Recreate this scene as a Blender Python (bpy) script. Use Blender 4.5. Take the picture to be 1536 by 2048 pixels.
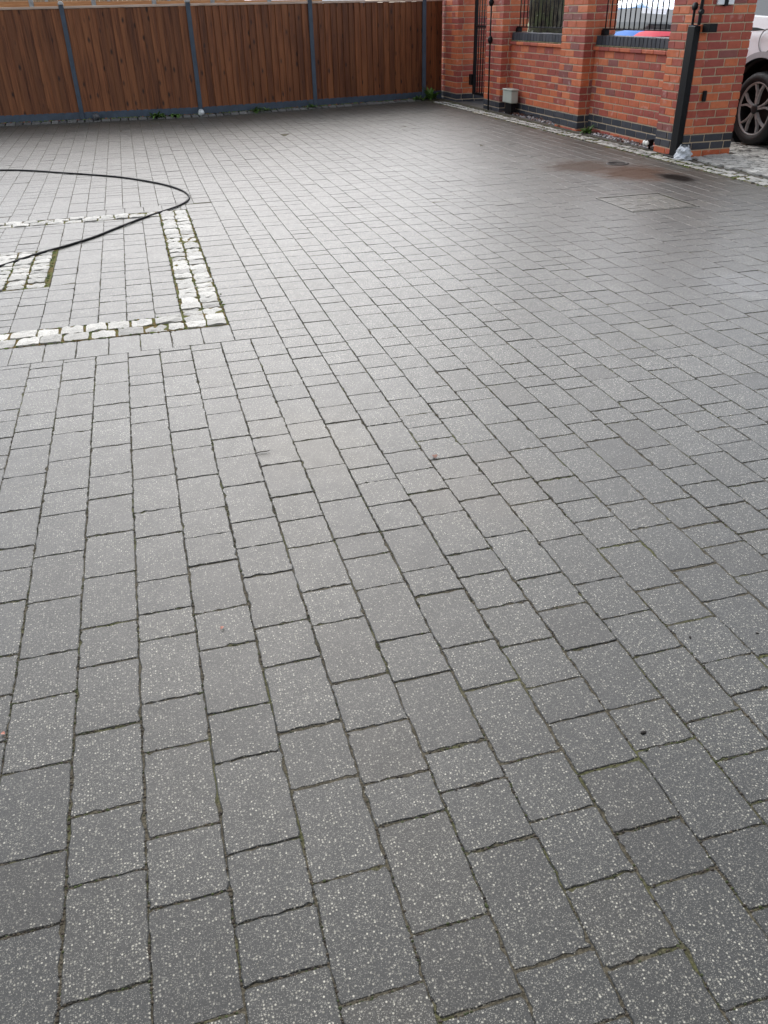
import bpy, math, random
from mathutils import Vector, Matrix, noise
R = math.radians
rnd = random.Random(7)

# ------------------------------------------------------------------ scene, camera, light
for o in list(bpy.data.objects): bpy.data.objects.remove(o, do_unlink=True)
scene = bpy.context.scene
C = scene.collection
scene.render.engine = 'CYCLES'
scene.render.resolution_x, scene.render.resolution_y = 768, 1024
CAM_H = 1.5225
cr = Vector((0.96226192, -0.27135873, -0.02040662)); cu = Vector((0.15940313, 0.50130127, 0.85046321)); cf = Vector((0.22055075, 0.82162125, -0.52563856))
camd = bpy.data.cameras.new('camera'); cam = bpy.data.objects.new('camera', camd); C.objects.link(cam)
cam.matrix_world = Matrix(((cr.x, cu.x, -cf.x, 0), (cr.y, cu.y, -cf.y, 0), (cr.z, cu.z, -cf.z, CAM_H), (0, 0, 0, 1)))
camd.sensor_fit = 'VERTICAL'; camd.sensor_height = 36; camd.lens = 1623.6/2048*36
camd.clip_start = 0.05; camd.clip_end = 2000
scene.camera = cam

SUN_EL, SUN_AZ = R(42), R(7)          # bright overcast, the light comes from ahead, well spread by cloud
world = bpy.data.worlds.new('World'); scene.world = world; world.use_nodes = True
wt = world.node_tree; wt.nodes.clear()
sky = wt.nodes.new('ShaderNodeTexSky'); sky.sky_type = 'NISHITA'; sky.sun_disc = False
sky.sun_elevation = SUN_EL; sky.sun_rotation = SUN_AZ; sky.air_density = 1.0; sky.dust_density = 2.0; sky.ozone_density = 1.0
hs = wt.nodes.new('ShaderNodeHueSaturation'); hs.inputs['Saturation'].default_value = 0.42
bg = wt.nodes.new('ShaderNodeBackground'); bg.inputs['Strength'].default_value = 0.15
wo = wt.nodes.new('ShaderNodeOutputWorld')
wt.links.new(sky.outputs[0], hs.inputs['Color']); wt.links.new(hs.outputs[0], bg.inputs[0]); wt.links.new(bg.outputs[0], wo.inputs[0])
sd = bpy.data.lights.new('sun', 'SUN'); sd.energy = 0.8; sd.angle = R(85); sd.color = (1.0, 0.99, 0.975)
so = bpy.data.objects.new('sun', sd); C.objects.link(so)
sdir = Vector((math.sin(SUN_AZ)*math.cos(SUN_EL), math.cos(SUN_AZ)*math.cos(SUN_EL), math.sin(SUN_EL)))
so.rotation_euler = sdir.to_track_quat('Z', 'Y').to_euler(); so.location = (0, 0, 20)
vs = scene.view_settings; vs.view_transform = 'Standard'; vs.look = 'None'; vs.gamma = 1; vs.use_curve_mapping = False; vs.exposure = 1.2

# ------------------------------------------------------------------ helpers
def tag(o, label=None, cat=None, group=None, kind=None):
    if label: o['label'] = label
    if cat: o['category'] = cat
    if group: o['group'] = group
    if kind: o['kind'] = kind
    return o
def empty(name, loc=(0, 0, 0), rz=0.0):
    o = bpy.data.objects.new(name, None); C.objects.link(o); o.location = loc; o.rotation_euler = (0, 0, rz)
    o.empty_display_size = 0.1
    return o
def link(name, me, parent=None, loc=None, rot=None, m=None):
    o = bpy.data.objects.new(name, me); C.objects.link(o)
    if m is not None and not me.materials: me.materials.append(m)
    if loc is not None: o.location = loc
    if rot is not None: o.rotation_euler = rot
    if parent is not None: o.parent = parent
    return o
def mesh(name, v, f, m=None, smooth=False):
    me = bpy.data.meshes.new(name); me.from_pydata([tuple(a) for a in v], [], f); me.update()
    if m: me.materials.append(m)
    if smooth: me.polygons.foreach_set('use_smooth', [True]*len(me.polygons))
    return me
class MB:
    """collects shapes; build() links them as one mesh object"""
    def __init__(s): s.v = []; s.f = []
    def add(s, v, f):
        b = len(s.v); s.v += [tuple(a) for a in v]; s.f += [[i+b for i in q] for q in f]; return s
    def box(s, x0, x1, y0, y1, z0, z1, bev=0.0):
        v, f = bevbox(x1-x0, y1-y0, z1-z0, bev)
        c = ((x0+x1)/2, (y0+y1)/2, (z0+z1)/2)
        return s.add([(a[0]+c[0], a[1]+c[1], a[2]+c[2]) for a in v], f)
    def tube(s, pts, r, n=8, cap=True):
        pts = [Vector(p) for p in pts]; rings = []; prev = None
        for i, p in enumerate(pts):
            t = (pts[min(i+1, len(pts)-1)]-pts[max(i-1, 0)]).normalized()
            if prev is None:
                a = Vector((0, 0, 1)) if abs(t.z) < .9 else Vector((1, 0, 0)); u = t.cross(a).normalized()
            else: u = (prev-t*prev.dot(t)).normalized()
            prev = u; w = t.cross(u); rr = r[i] if isinstance(r, (list, tuple)) else r
            rings.append([p+u*(rr*math.cos(2*math.pi*k/n))+w*(rr*math.sin(2*math.pi*k/n)) for k in range(n)])
        v = [q for g in rings for q in g]; f = []
        for i in range(len(pts)-1):
            for k in range(n): f.append([i*n+k, i*n+(k+1) % n, (i+1)*n+(k+1) % n, (i+1)*n+k])
        if cap: f += [list(range(n))[::-1], [(len(pts)-1)*n+k for k in range(n)]]
        return s.add(v, f)
    def lathe(s, prof, n=24, axis='Z', c=(0, 0, 0)):
        v = []; f = []
        for r, h in prof:
            for k in range(n):
                a = 2*math.pi*k/n; q = (r*math.cos(a), r*math.sin(a), h)
                if axis == 'Y': q = (q[0], q[2], q[1])
                if axis == 'X': q = (q[2], q[0], q[1])
                v.append((q[0]+c[0], q[1]+c[1], q[2]+c[2]))
        for i in range(len(prof)-1):
            for k in range(n): f.append([i*n+k, i*n+(k+1) % n, (i+1)*n+(k+1) % n, (i+1)*n+k])
        return s.add(v, f)
    def build(s, name, m, parent=None, loc=None, smooth=False, rot=None):
        return link(name, mesh(name, s.v, s.f, m, smooth), parent, loc, rot)
def bevbox(sx, sy, sz, b):
    hx, hy, hz = sx/2, sy/2, sz/2
    if b <= 0:
        v = [(x, y, z) for z in (-hz, hz) for x, y in ((-hx, -hy), (hx, -hy), (hx, hy), (-hx, hy))]
        return v, [[3, 2, 1, 0], [4, 5, 6, 7], [0, 1, 5, 4], [1, 2, 6, 5], [2, 3, 7, 6], [3, 0, 4, 7]]
    b = min(b, hx*.45, hy*.45, hz*.45); v = []; idx = {}
    for x in (-1, 1):
        for y in (-1, 1):
            for z in (-1, 1):
                for a in range(3):
                    q = [x*hx, y*hy, z*hz]
                    for c in range(3):
                        if c != a: q[c] -= (x, y, z)[c]*b
                    idx[x, y, z, a] = len(v); v.append(tuple(q))
    f = []
    for a in range(3):
        o1, o2 = (a+1) % 3, (a+2) % 3
        for sgn in (-1, 1):
            q = []
            for s1, s2 in ((-1, -1), (1, -1), (1, 1), (-1, 1)):
                k = [0, 0, 0]; k[a] = sgn; k[o1] = s1; k[o2] = s2; q.append(idx[k[0], k[1], k[2], a])
            f.append(q if sgn > 0 else q[::-1])
    for a in range(3):
        o1, o2 = (a+1) % 3, (a+2) % 3
        for s1 in (-1, 1):
            for s2 in (-1, 1):
                def ix(sa, ax):
                    k = [0, 0, 0]; k[a] = sa; k[o1] = s1; k[o2] = s2; return idx[k[0], k[1], k[2], ax]
                q = [ix(-1, o1), ix(1, o1), ix(1, o2), ix(-1, o2)]
                f.append(q if s1*s2 < 0 else q[::-1])
    for x in (-1, 1):
        for y in (-1, 1):
            for z in (-1, 1):
                q = [idx[x, y, z, 0], idx[x, y, z, 1], idx[x, y, z, 2]]
                f.append(q if x*y*z > 0 else q[::-1])
    return v, f

# ------------------------------------------------------------------ materials
def nd(nt, typ, ins=None, **props):
    n = nt.nodes.new(typ)
    for k, v in props.items(): setattr(n, k, v)
    for k, v in (ins or {}).items():
        s = n.inputs[k]
        if isinstance(v, bpy.types.NodeSocket): nt.links.new(v, s)
        elif hasattr(s.default_value, '__len__') and not hasattr(v, '__len__'): s.default_value = (v,)*len(s.default_value)
        else: s.default_value = tuple(v)+((1.0,) if hasattr(s.default_value, '__len__') and len(s.default_value) == 4 and len(v) == 3 else ()) if hasattr(v, '__len__') else v
    return n
class Mat:
    def __init__(s, name):
        s.m = bpy.data.materials.new(name); s.m.use_nodes = True; s.nt = s.m.node_tree; s.nt.nodes.clear()
        s.out = s.nt.nodes.new('ShaderNodeOutputMaterial'); s.bsdf = s.nt.nodes.new('ShaderNodeBsdfPrincipled')
        s.nt.links.new(s.bsdf.outputs[0], s.out.inputs[0])
    def n(s, typ, ins=None, **p): return nd(s.nt, typ, ins, **p)
    def pos(s): return s.n('ShaderNodeNewGeometry').outputs['Position']
    def obj(s): return s.n('ShaderNodeTexCoord').outputs['Object']
    def math(s, op, a, b=0.0, c=0.0, clamp=False):
        return s.n('ShaderNodeMath', {0: a, 1: b, 2: c}, operation=op, use_clamp=clamp).outputs[0]
    def mr(s, v, a, b, c=0.0, d=1.0):
        return s.n('ShaderNodeMapRange', {'Value': v, 'From Min': a, 'From Max': b, 'To Min': c, 'To Max': d}, interpolation_type='SMOOTHSTEP').outputs[0]
    def mix(s, f, a, b, mode='MIX'):
        n = s.n('ShaderNodeMix', data_type='RGBA', blend_type=mode)
        for k, v in ((0, f), (6, a), (7, b)):
            if isinstance(v, bpy.types.NodeSocket): s.nt.links.new(v, n.inputs[k])
            elif hasattr(v, '__len__'): n.inputs[k].default_value = tuple(v)[:3]+(1,)
            else: n.inputs[k].default_value = v
        return n.outputs[2]
    def noise(s, vec, scale, detail=2.0, rough=.5, out='Fac'):
        return s.n('ShaderNodeTexNoise', {'Vector': vec, 'Scale': scale, 'Detail': detail, 'Roughness': rough}).outputs[out]
    def scale(s, vec, sc): return s.n('ShaderNodeMapping', {'Vector': vec, 'Scale': sc}).outputs[0]
    def ramp(s, fac, stops, mode='LINEAR'):
        n = s.n('ShaderNodeValToRGB', {0: fac}); cr_ = n.color_ramp; cr_.interpolation = mode
        while len(cr_.elements) < len(stops): cr_.elements.new(1)
        for e, (p, c) in zip(cr_.elements, stops): e.position = p; e.color = tuple(c)+(1,)
        return n.outputs[0]
    def rand(s): return s.n('ShaderNodeObjectInfo').outputs['Random']
    def bump(s, h, strength=.3, dist=.005, normal=None):
        n = s.n('ShaderNodeBump', {'Height': h, 'Strength': strength, 'Distance': dist}); s.nt.links.new(n.outputs[0], s.bsdf.inputs['Normal'])
    def set(s, color=None, rough=None, metal=None, spec=None, coat=None):
        for k, v in (('Base Color', color), ('Roughness', rough), ('Metallic', metal), ('Specular IOR Level', spec), ('Coat Weight', coat)):
            if v is None: continue
            i = s.bsdf.inputs[k]
            if isinstance(v, bpy.types.NodeSocket): s.nt.links.new(v, i)
            elif hasattr(v, '__len__'): i.default_value = tuple(v)[:3]+(1,)
            else: i.default_value = v
        return s.m
def plain(name, col, rough=.5, metal=0.0, coat=None, var=.12, sc=40, bump=.15, spec=None):
    k = Mat(name); p = k.obj(); n = k.noise(p, sc, 3)
    c = k.mix(k.mr(n, .3, .7), [x*(1-var) for x in col], [min(1, x*(1+var)) for x in col])
    k.bump(k.noise(p, sc*4, 2), bump, .002)
    return k.set(c, k.mr(n, .2, .8, rough*.85, min(1, rough*1.15)), metal, coat=coat, spec=spec)

# concrete block paver: dark matrix, exposed pale aggregate, damp sheen, stains with their own shape, one painted glare patch
k = Mat('paver'); P = k.pos()
XY = k.n('ShaderNodeVectorMath', {0: P, 1: (1, 1, 0)}, operation='MULTIPLY').outputs[0]
tint = k.n('ShaderNodeAttribute', attribute_name='tint').outputs['Fac']
warm = k.n('ShaderNodeAttribute', attribute_name='warm').outputs['Fac']
def speck(scale, keep, r0, r1):
    v = k.n('ShaderNodeTexVoronoi', {'Vector': XY, 'Scale': scale}, voronoi_dimensions='2D')
    c = k.n('ShaderNodeSeparateColor', {0: v.outputs['Color']})
    on = k.math('GREATER_THAN', c.outputs[0], keep)
    return k.math('MULTIPLY', on, k.mr(v.outputs['Distance'], r1, r0)), c.outputs[1], c.outputs[2]
big = k.noise(XY, 2.2, 4); mid = k.noise(XY, 14, 3); fine = k.noise(XY, 330, 2)
base = k.mix(k.mr(fine, .25, .75), (.0100, .0112, .0103), (.046, .0500, .0462))
base = k.mix(warm, base, k.mix(1.0, base, (1.18, .99, .80), 'MULTIPLY'))
mA, a1, a2 = speck(150, .775, .16, .38); mB, b1, b2 = speck(330, .52, .16, .44); mC, c1, c2 = speck(640, .45, .2, .5)
colA = k.mix(a1, (.32, .305, .24), (.90, .86, .72)); colB = k.mix(b1, (.10, .099, .088), (.56, .54, .465))
col = k.mix(k.math('MULTIPLY', mC, k.mr(c1, 0, 1, .1, .8)), base, (.17, .167, .158))
col = k.mix(k.math('MULTIPLY', mB, .78), col, colB)
col = k.mix(k.math('MULTIPLY', mA, k.mr(a2, 0, 1, .45, .95)), col, colA)
col = k.mix(1.0, col, k.n('ShaderNodeCombineColor', {0: tint, 1: tint, 2: tint}).outputs[0], 'MULTIPLY')
col = k.mix(k.mr(mid, .62, .80, 0, .22), col, (.03, .03, .027))
wob = k.noise(XY, 5.5, 4, .6)
wear = k.mr(k.noise(XY, 1.4, 5, .6), .3, .7, .84, 1.14)
col = k.mix(1.0, col, k.n('ShaderNodeCombineColor', {0: wear, 1: wear, 2: wear}).outputs[0], 'MULTIPLY')
def blob(col, x, y, rx, ry, c, s, w=.9, edge=.35):
    d = k.n('ShaderNodeVectorMath', {0: k.n('ShaderNodeVectorMath', {0: XY, 1: (x, y, 0)}, operation='SUBTRACT').outputs[0], 1: (1/rx, 1/ry, 0)}, operation='MULTIPLY').outputs[0]
    l = k.n('ShaderNodeVectorMath', {0: d}, operation='LENGTH').outputs['Value']
    l = k.math('ADD', l, k.math('MULTIPLY', k.math('SUBTRACT', wob, .5), w))
    f = k.mr(l, 1.0, edge, 0, s); return k.mix(f, col, c), f
# algae and dirt where the paving runs up to the fence and the wall
sx, sy, sz = (k.n('ShaderNodeSeparateXYZ', {0: P}).outputs[i] for i in range(3))
fy = k.math('SUBTRACT', sy, k.math('MULTIPLY', k.math('MAXIMUM', k.math('SUBTRACT', sx, 1.2), 0), .20))
df = k.math('ADD', fy, k.math('MULTIPLY', k.math('SUBTRACT', wob, .5), 2.0))
fF = k.mr(df, 14.4, 16.3, 0, .55)
col = k.mix(fF, col, k.mix(k.mr(mid, .3, .7), (.045, .040, .027), (.075, .066, .043)))
dw = k.math('ADD', sx, k.math('MULTIPLY', k.math('SUBTRACT', wob, .5), .9))
fW = k.mr(dw, 5.0, 5.85, 0, .55)
col = k.mix(fW, col, (.055, .047, .034))
col, f1 = blob(col, 5.05, 8.15, .60, .70, (.075, .030, .013), .75)
col, f2 = blob(col, 4.75, 8.75, .60, .60, (.060, .032, .020), .75)
col, f3 = blob(col, 5.27, 7.75, .22, .42, (.012, .009, .008), .97, .5)
col, f5 = blob(col, 3.62, 4.33, .36, .42, (.24, .25, .27), .12, 1.8)  # soft wet glare, painted into the paver colour as a pale patch
col, f6 = blob(col, 0.52, 3.0, .35, .5, (.10, .085, .06), .22)
col, f7 = blob(col, 1.05, 2.45, .35, .4, (.10, .08, .06), .22)
col, f8 = blob(col, 2.55, 3.75, .2, .26, (.10, .10, .085), .4, 1.4)
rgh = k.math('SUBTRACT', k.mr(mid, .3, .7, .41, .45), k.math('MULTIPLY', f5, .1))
rgh = k.math('ADD', rgh, k.math('MULTIPLY', k.math('MAXIMUM', k.math('MAXIMUM', f1, f2), f3), .25))
hgt = k.math('ADD', k.math('MULTIPLY', fine, .6), k.math('ADD', mA, k.math('MULTIPLY', mB, .5)))
k.bump(hgt, .10, .0010)
spc = k.math('MULTIPLY', k.math('SUBTRACT', 1.0, k.math('MAXIMUM', k.math('MAXIMUM', f1, f2), f3)), .37)
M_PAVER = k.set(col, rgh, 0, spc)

k = Mat('joint_sand'); P = k.pos(); n1 = k.noise(P, 5, 4); n2 = k.noise(P, 180, 3)
c = k.mix(k.mr(n2, .3, .7), (.040, .035, .025), (.105, .092, .066))
c = k.mix(k.mr(n1, .50, .66, 0, .75), c, k.mix(k.mr(n2, .3, .7), (.045, .050, .018), (.105, .110, .040)))
k.bump(n2, .7, .006); M_SAND = k.set(c, .95, 0, .2)

k = Mat('granite_sett'); P = k.pos(); n1 = k.noise(P, 26, 4); n2 = k.noise(P, 240, 2); n3 = k.noise(P, 7, 3)
c = k.mix(k.mr(n2, .35, .65), (.285, .275, .245), (.52, .505, .46))
c = k.mix(k.mr(n1, .55, .75, 0, .5), c, (.24, .225, .19))
c = k.mix(k.mr(n3, .62, .8, 0, .35), c, (.33, .25, .15))
rr = k.n('ShaderNodeAttribute', attribute_name='tint').outputs['Fac']
c = k.mix(1.0, c, k.n('ShaderNodeCombineColor', {0: rr, 1: rr, 2: rr}).outputs[0], 'MULTIPLY')
k.bump(k.math('ADD', n1, k.math('MULTIPLY', n2, .35)), .8, .010); M_SETT = k.set(c, .6, 0, .4)

def brickmat(name, stops, bloom):
    k = Mat(name); O = k.pos(); r = k.rand(); n1 = k.noise(O, 16, 4); n2 = k.noise(O, 160, 3)
    c = k.ramp(r, stops, 'CONSTANT')
    c = k.mix(k.mr(n1, .35, .7, 0, .35), c, k.mix(1.0, c, (.62, .55, .58), 'MULTIPLY'))
    c = k.mix(k.mr(n2, .3, .7, 0, .25), c, k.mix(1.0, c, (1.35, 1.3, 1.2), 'MULTIPLY'))
    c = k.mix(k.math('MULTIPLY', k.mr(k.noise(O, 9, 4), .60, .78), bloom), c, (.58, .42, .38))
    k.bump(n2, .35, .002); return k.set(c, .62, 0, .35)
M_BRICK = brickmat('red_brick', [(0, (.50, .125, .055)), (.20, (.38, .086, .054)), (.36, (.56, .150, .060)), (.52, (.33, .074, .054)), (.66, (.44, .105, .060)), (.78, (.36, .080, .052)), (.88, (.60, .175, .075)), (.96, (.25, .085, .072))], .45)
M_BLUE = brickmat('blue_brick', [(0, (.040, .044, .055)), (.3, (.052, .055, .066)), (.6, (.033, .035, .043)), (.8, (.060, .060, .068))], .06)
k = Mat('mortar'); P = k.pos(); n = k.noise(P, 120, 3)
M_MORTAR = (k.bump(n, .5, .003), k.set(k.mix(k.mr(n, .3, .7), (.40, .31, .21), (.56, .45, .32)), .9, 0, .2))[1]
k = Mat('coping_moss'); P = k.pos(); n = k.noise(P, 30, 4)
M_MOSSY = (k.bump(k.noise(P, 90, 3), .6, .006), k.set(k.mix(k.mr(n, .35, .65), (.22, .19, .13), (.10, .105, .045)), .95, 0, .2))[1]

k = Mat('stained_board'); O = k.obj(); r = k.rand()
off = k.n('ShaderNodeVectorMath', {0: O, 1: k.n('ShaderNodeCombineXYZ', {0: k.math('MULTIPLY', r, 37.0), 1: 0.0, 2: k.math('MULTIPLY', r, 91.0)}).outputs[0]}, operation='ADD').outputs[0]
g = k.noise(k.scale(off, (60, 60, 2.2)), 1.0, 4, .6); g2 = k.noise(k.scale(off, (9, 9, .8)), 1.0, 3)
c = k.mix(k.mr(g, .3, .7), (.092, .030, .011), (.245, .084, .031))
c = k.mix(k.mr(g2, .4, .7, 0, .7), c, (.28, .104, .037))
c = k.mix(k.mr(r, 0, 1, 0, .75), c, k.mix(1.0, c, (.55, .55, .60), 'MULTIPLY'))
v = k.n('ShaderNodeTexVoronoi', {'Vector': k.scale(off, (11, 11, 5)), 'Scale': 1.0}); vc = k.n('ShaderNodeSeparateColor', {0: v.outputs['Color']})
kn = k.math('MULTIPLY', k.math('GREATER_THAN', vc.outputs[0], .60), k.mr(v.outputs['Distance'], .33, .06))
c = k.mix(k.math('MULTIPLY', kn, .9), c, (.013, .008, .006))
k.bump(g, .35, .002); M_BOARD = k.set(c, .6, 0, .35)
k = Mat('bare_timber'); O = k.pos(); g = k.noise(k.scale(O, (25, 25, 1.5)), 1.0, 4, .6); b_ = k.noise(k.scale(O, (7, 1, .3)), 1.0, 2)
M_TIMBER = k.set(k.mix(k.mr(g, .3, .7), (.26, .15, .075), k.mix(k.mr(b_, .35, .65), (.46, .30, .17), (.36, .21, .10))), .75)
k = Mat('rail_timber'); O = k.pos(); g = k.noise(k.scale(O, (2, 30, 60)), 1.0, 4, .6)
M_RAIL = k.set(k.mix(k.mr(g, .3, .7), (.35, .24, .17), (.55, .42, .33)), .75)
k = Mat('orange_timber'); O = k.pos(); g = k.noise(k.scale(O, (3, 30, 50)), 1.0, 4, .6)
M_ORANGE = k.set(k.mix(k.mr(g, .3, .7), (.38, .15, .05), (.55, .26, .10)), .7)
M_STEEL = plain('blue_grey_steel', (.042, .060, .084), .5, 0.0, var=.15, sc=8)
M_BLACK = plain('black_iron', (.005, .005, .006), .5, 0.0, var=.3, sc=60, spec=.22)
M_RUBBER = plain('rubber', (.010, .010, .011), .62, var=.2)
M_HOSE = plain('hose_rubber', (.010, .010, .011), .62, var=.2, spec=.2)
M_CONC = plain('concrete', (.30, .29, .27), .85, var=.2, sc=14, bump=.4)
M_HAUNCH = plain('dirty_concrete', (.075, .066, .054), .85, var=.35, sc=6, bump=.6)
M_WHITE = plain('white_paint', (.90, .91, .92), .4, coat=.1, var=.02, bump=0)
M_GREYPL = plain('grey_plastic', (.40, .415, .355), .5, var=.06, sc=8)
M_CRUMP = plain('pale_plastic', (.46, .48, .50), .35, var=.2, sc=18)
M_WHITEPL = plain('white_plastic', (.78, .79, .80), .4, var=.03)
M_LENS = plain('lens', (.80, .78, .70), .2, var=.04)
M_GLASS = plain('car_glass', (.030, .036, .040), .06, var=.05, bump=0)
M_ALLOY = plain('alloy', (.36, .345, .33), .4, 0.0, var=.1, sc=30)
M_DARKALLOY = plain('dark_alloy', (.012, .012, .013), .5, 0.0, var=.1)
M_GREYTRIM = plain('grey_trim', (.42, .43, .44), .4, var=.05)
M_LBLUE = plain('light_blue_paint', (.22, .46, .78), .25, coat=1.0, var=.05, bump=0)
M_NAVY = plain('dark_blue_paint', (.10, .125, .18), .25, coat=1.0, var=.05, bump=0)
M_RED = plain('red_plastic', (.62, .03, .06), .75, var=.08)
M_BLUEPL = plain('blue_plastic', (.07, .22, .62), .75, var=.08)
M_BINBODY = plain('bin_plastic', (.03, .032, .035), .55, var=.1)
M_LAMPRED = plain('lamp_red', (.25, .01, .012), .15, coat=1.0, bump=0)
M_STONE = plain('dark_stone', (.07, .07, .072), .6, var=.5, sc=25, bump=.5)
M_PALESTONE = plain('pale_ball', (.48, .50, .48), .45, var=.45, sc=14, bump=.3)
M_LEAFG = plain('weed_leaf', (.085, .16, .030), .55, var=.4, sc=30)
M_LEAFD = plain('dead_leaf', (.17, .055, .025), .7, var=.5, sc=40)
M_LEAFR = plain('pink_leaf', (.42, .17, .12), .7, var=.3, sc=60)
M_TWIG = plain('twig_bark', (.030, .023, .017), .85, var=.4)
M_GRIT = plain('grit', (.015, .012, .010), .9, var=.4)
M_BARK = (lambda k, O: (k.bump(k.noise(O, 14, 5, .7), 1.0, .04), k.set(k.mix(k.mr(k.noise(O, 6, 5, .7), .38, .62), (.035, .026, .018), k.mix(k.mr(k.noise(O, 3, 3), .4, .6), (.15, .125, .075), (.085, .095, .04))), .95))[1])(*(lambda k: (k, k.scale(k.pos(), (1, 1, .5))))(Mat('bark')))
M_GRASS = (lambda k: k.set(k.mix(k.mr(k.noise(k.pos(), 3, 4), .35, .65), (.05, .085, .018), (.11, .15, .04)), .9))(Mat('grass'))
M_ROAD = (lambda k: (k.bump(k.noise(k.pos(), 120, 2), .5, .004), k.set(k.mix(k.mr(k.noise(k.pos(), 90, 3), .3, .7), (.035, .034, .033), (.075, .073, .070)), .85))[1])(Mat('asphalt'))

# joints between pavers read along each row (metres from the camera foot)
J={-3:[3.281,3.451,3.629,3.759,4.035,4.298],
-2:[1.796,1.964,2.222,2.404,2.537,2.795,3.065,3.324,3.494,3.668,3.945,4.133,4.26],
-1:[1.086,1.258,1.512,1.756,1.932,2.193,2.451,2.719,2.893,3.157,3.417,3.591,3.85,4.042,4.303],
0:[0.918,1.161,1.339,1.595,1.845,2.019,2.278,2.531,2.793,2.969,3.233,3.493,3.675,3.938,4.213],
1:[0.817,1.062,1.233,1.483,1.653,1.91,2.035,2.207,2.47,2.642,2.9,3.164,3.421,3.594,3.868,3.999,4.267],
2:[0.982,1.144,1.399,1.565,1.82,1.991,2.245,2.417,2.593,2.849,3.107,3.281,3.545,3.679,3.931,4.119,4.294],
3:[0.775,1.025,1.273,1.449,1.699,1.871,2.129,2.301,2.467,2.732,2.976,3.152,3.412,3.59,3.722,3.985,4.255],
4:[0.702,0.865,1.119,1.239,1.407,1.581,1.835,2.001,2.252,2.425,2.597,2.857,3.114,3.29,3.543,3.67,3.852,4.032,4.155],
5:[0.618,0.743,1.001,1.166,1.286,1.54,1.708,1.961,2.134,2.263,2.513,2.778,3.029,3.202,3.462,3.63,3.802,4.056],
6:[0.7,0.867,1.035,1.204,1.456,1.627,1.877,2.008,2.259,2.432,2.601,2.722,2.902,3.156,3.328,3.589,3.71,3.968,4.135],
7:[0.575,0.826,0.955,1.126,1.287,1.416,1.586,1.761,1.928,2.054,2.305,2.472,2.64,2.809,3.076,3.242,3.419,3.676,3.833,4.007],
8:[0.723,0.889,1.145,1.285,1.519,1.7,1.863,2.116,2.367,2.534,2.7,2.872,3.003,3.129,3.306,3.564,3.721,3.894],
9:[1.065,1.193,1.443,1.613,1.787,2.038,2.285,2.453,2.623,2.794,3.049,3.221,3.391,3.652,3.818],
10:[1.24,1.365,1.533,1.703,1.945,2.111,2.246,2.416,2.673,2.933,3.186,3.312,3.565,3.74,3.92],
11:[1.345,1.596,1.761,2.012,2.181,2.355,2.608,2.742,2.912,3.081,3.327,3.459,3.631,3.858],
12:[1.678,1.844,1.969,2.141,2.399,2.654,2.828,3.004,3.247,3.368,3.55,3.818],
13:[1.883,2.059,2.221,2.354,2.529,2.782,2.914,3.168,3.293,3.459,3.721],
14:[1.992,2.163,2.415,2.665,2.841,2.967,3.226,3.393,3.57,3.704],
15:[2.304,2.466,2.6,2.771,2.9,3.159,3.33,3.489],
16:[2.568,2.69,2.821,3.083,3.25,3.418,3.546],
17:[2.717,2.973,3.101,3.363,3.484],
18:[2.889,3.069,3.321],
19:[3.169,3.418]}
# ------------------------------------------------------------------ projection helper (only used to pick the pavers that show largest)
def proj(x, y, z=0.0):
    d = Vector((x, y, z-CAM_H)); c = d.dot(cf)
    if c <= .05: return None
    return 768+1623.6*d.dot(cr)/c, 1024-1623.6*d.dot(cu)/c

# ------------------------------------------------------------------ ground and paving
X0, W = -0.38626, 0.163                         # first row joint and the row pitch
ground = link('ground', mesh('ground', [(-600, -600, -.09), (600, -600, -.09), (600, 600, -.09), (-600, 600, -.09)], [[0, 1, 2, 3]], M_ROAD)); tag(ground, kind='structure')
FP = [(-4.9, 16.60), (-2.85, 16.45), (-0.83, 16.35), (1.18, 16.22), (3.33, 16.65), (5.62, 17.15), (6.06, 17.27)]   # fence posts
def fence_y(x):
    for (a, b), (c, d) in zip(FP, FP[1:]):
        if x <= c: return b+(d-b)*(x-a)/(c-a)
    return FP[-1][1]
def strip_x(y): return 5.90-.018*y              # drive-side edge of the sett strip along the wall
bed = [(-4.9, -1.2)]; bed += [(x, -1.2) for x in (6.02,)]
bedp = [(-4.9, -1.2, -.0021), (6.02, -1.2, -.0021), (6.02, 17.2, -.0021)]+[(x, y-.02, -.0021) for x, y in FP[::-1][1:]]
drive = link('driveway', mesh('driveway', bedp, [list(range(len(bedp)))], M_SAND)); tag(drive, kind='structure')

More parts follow.
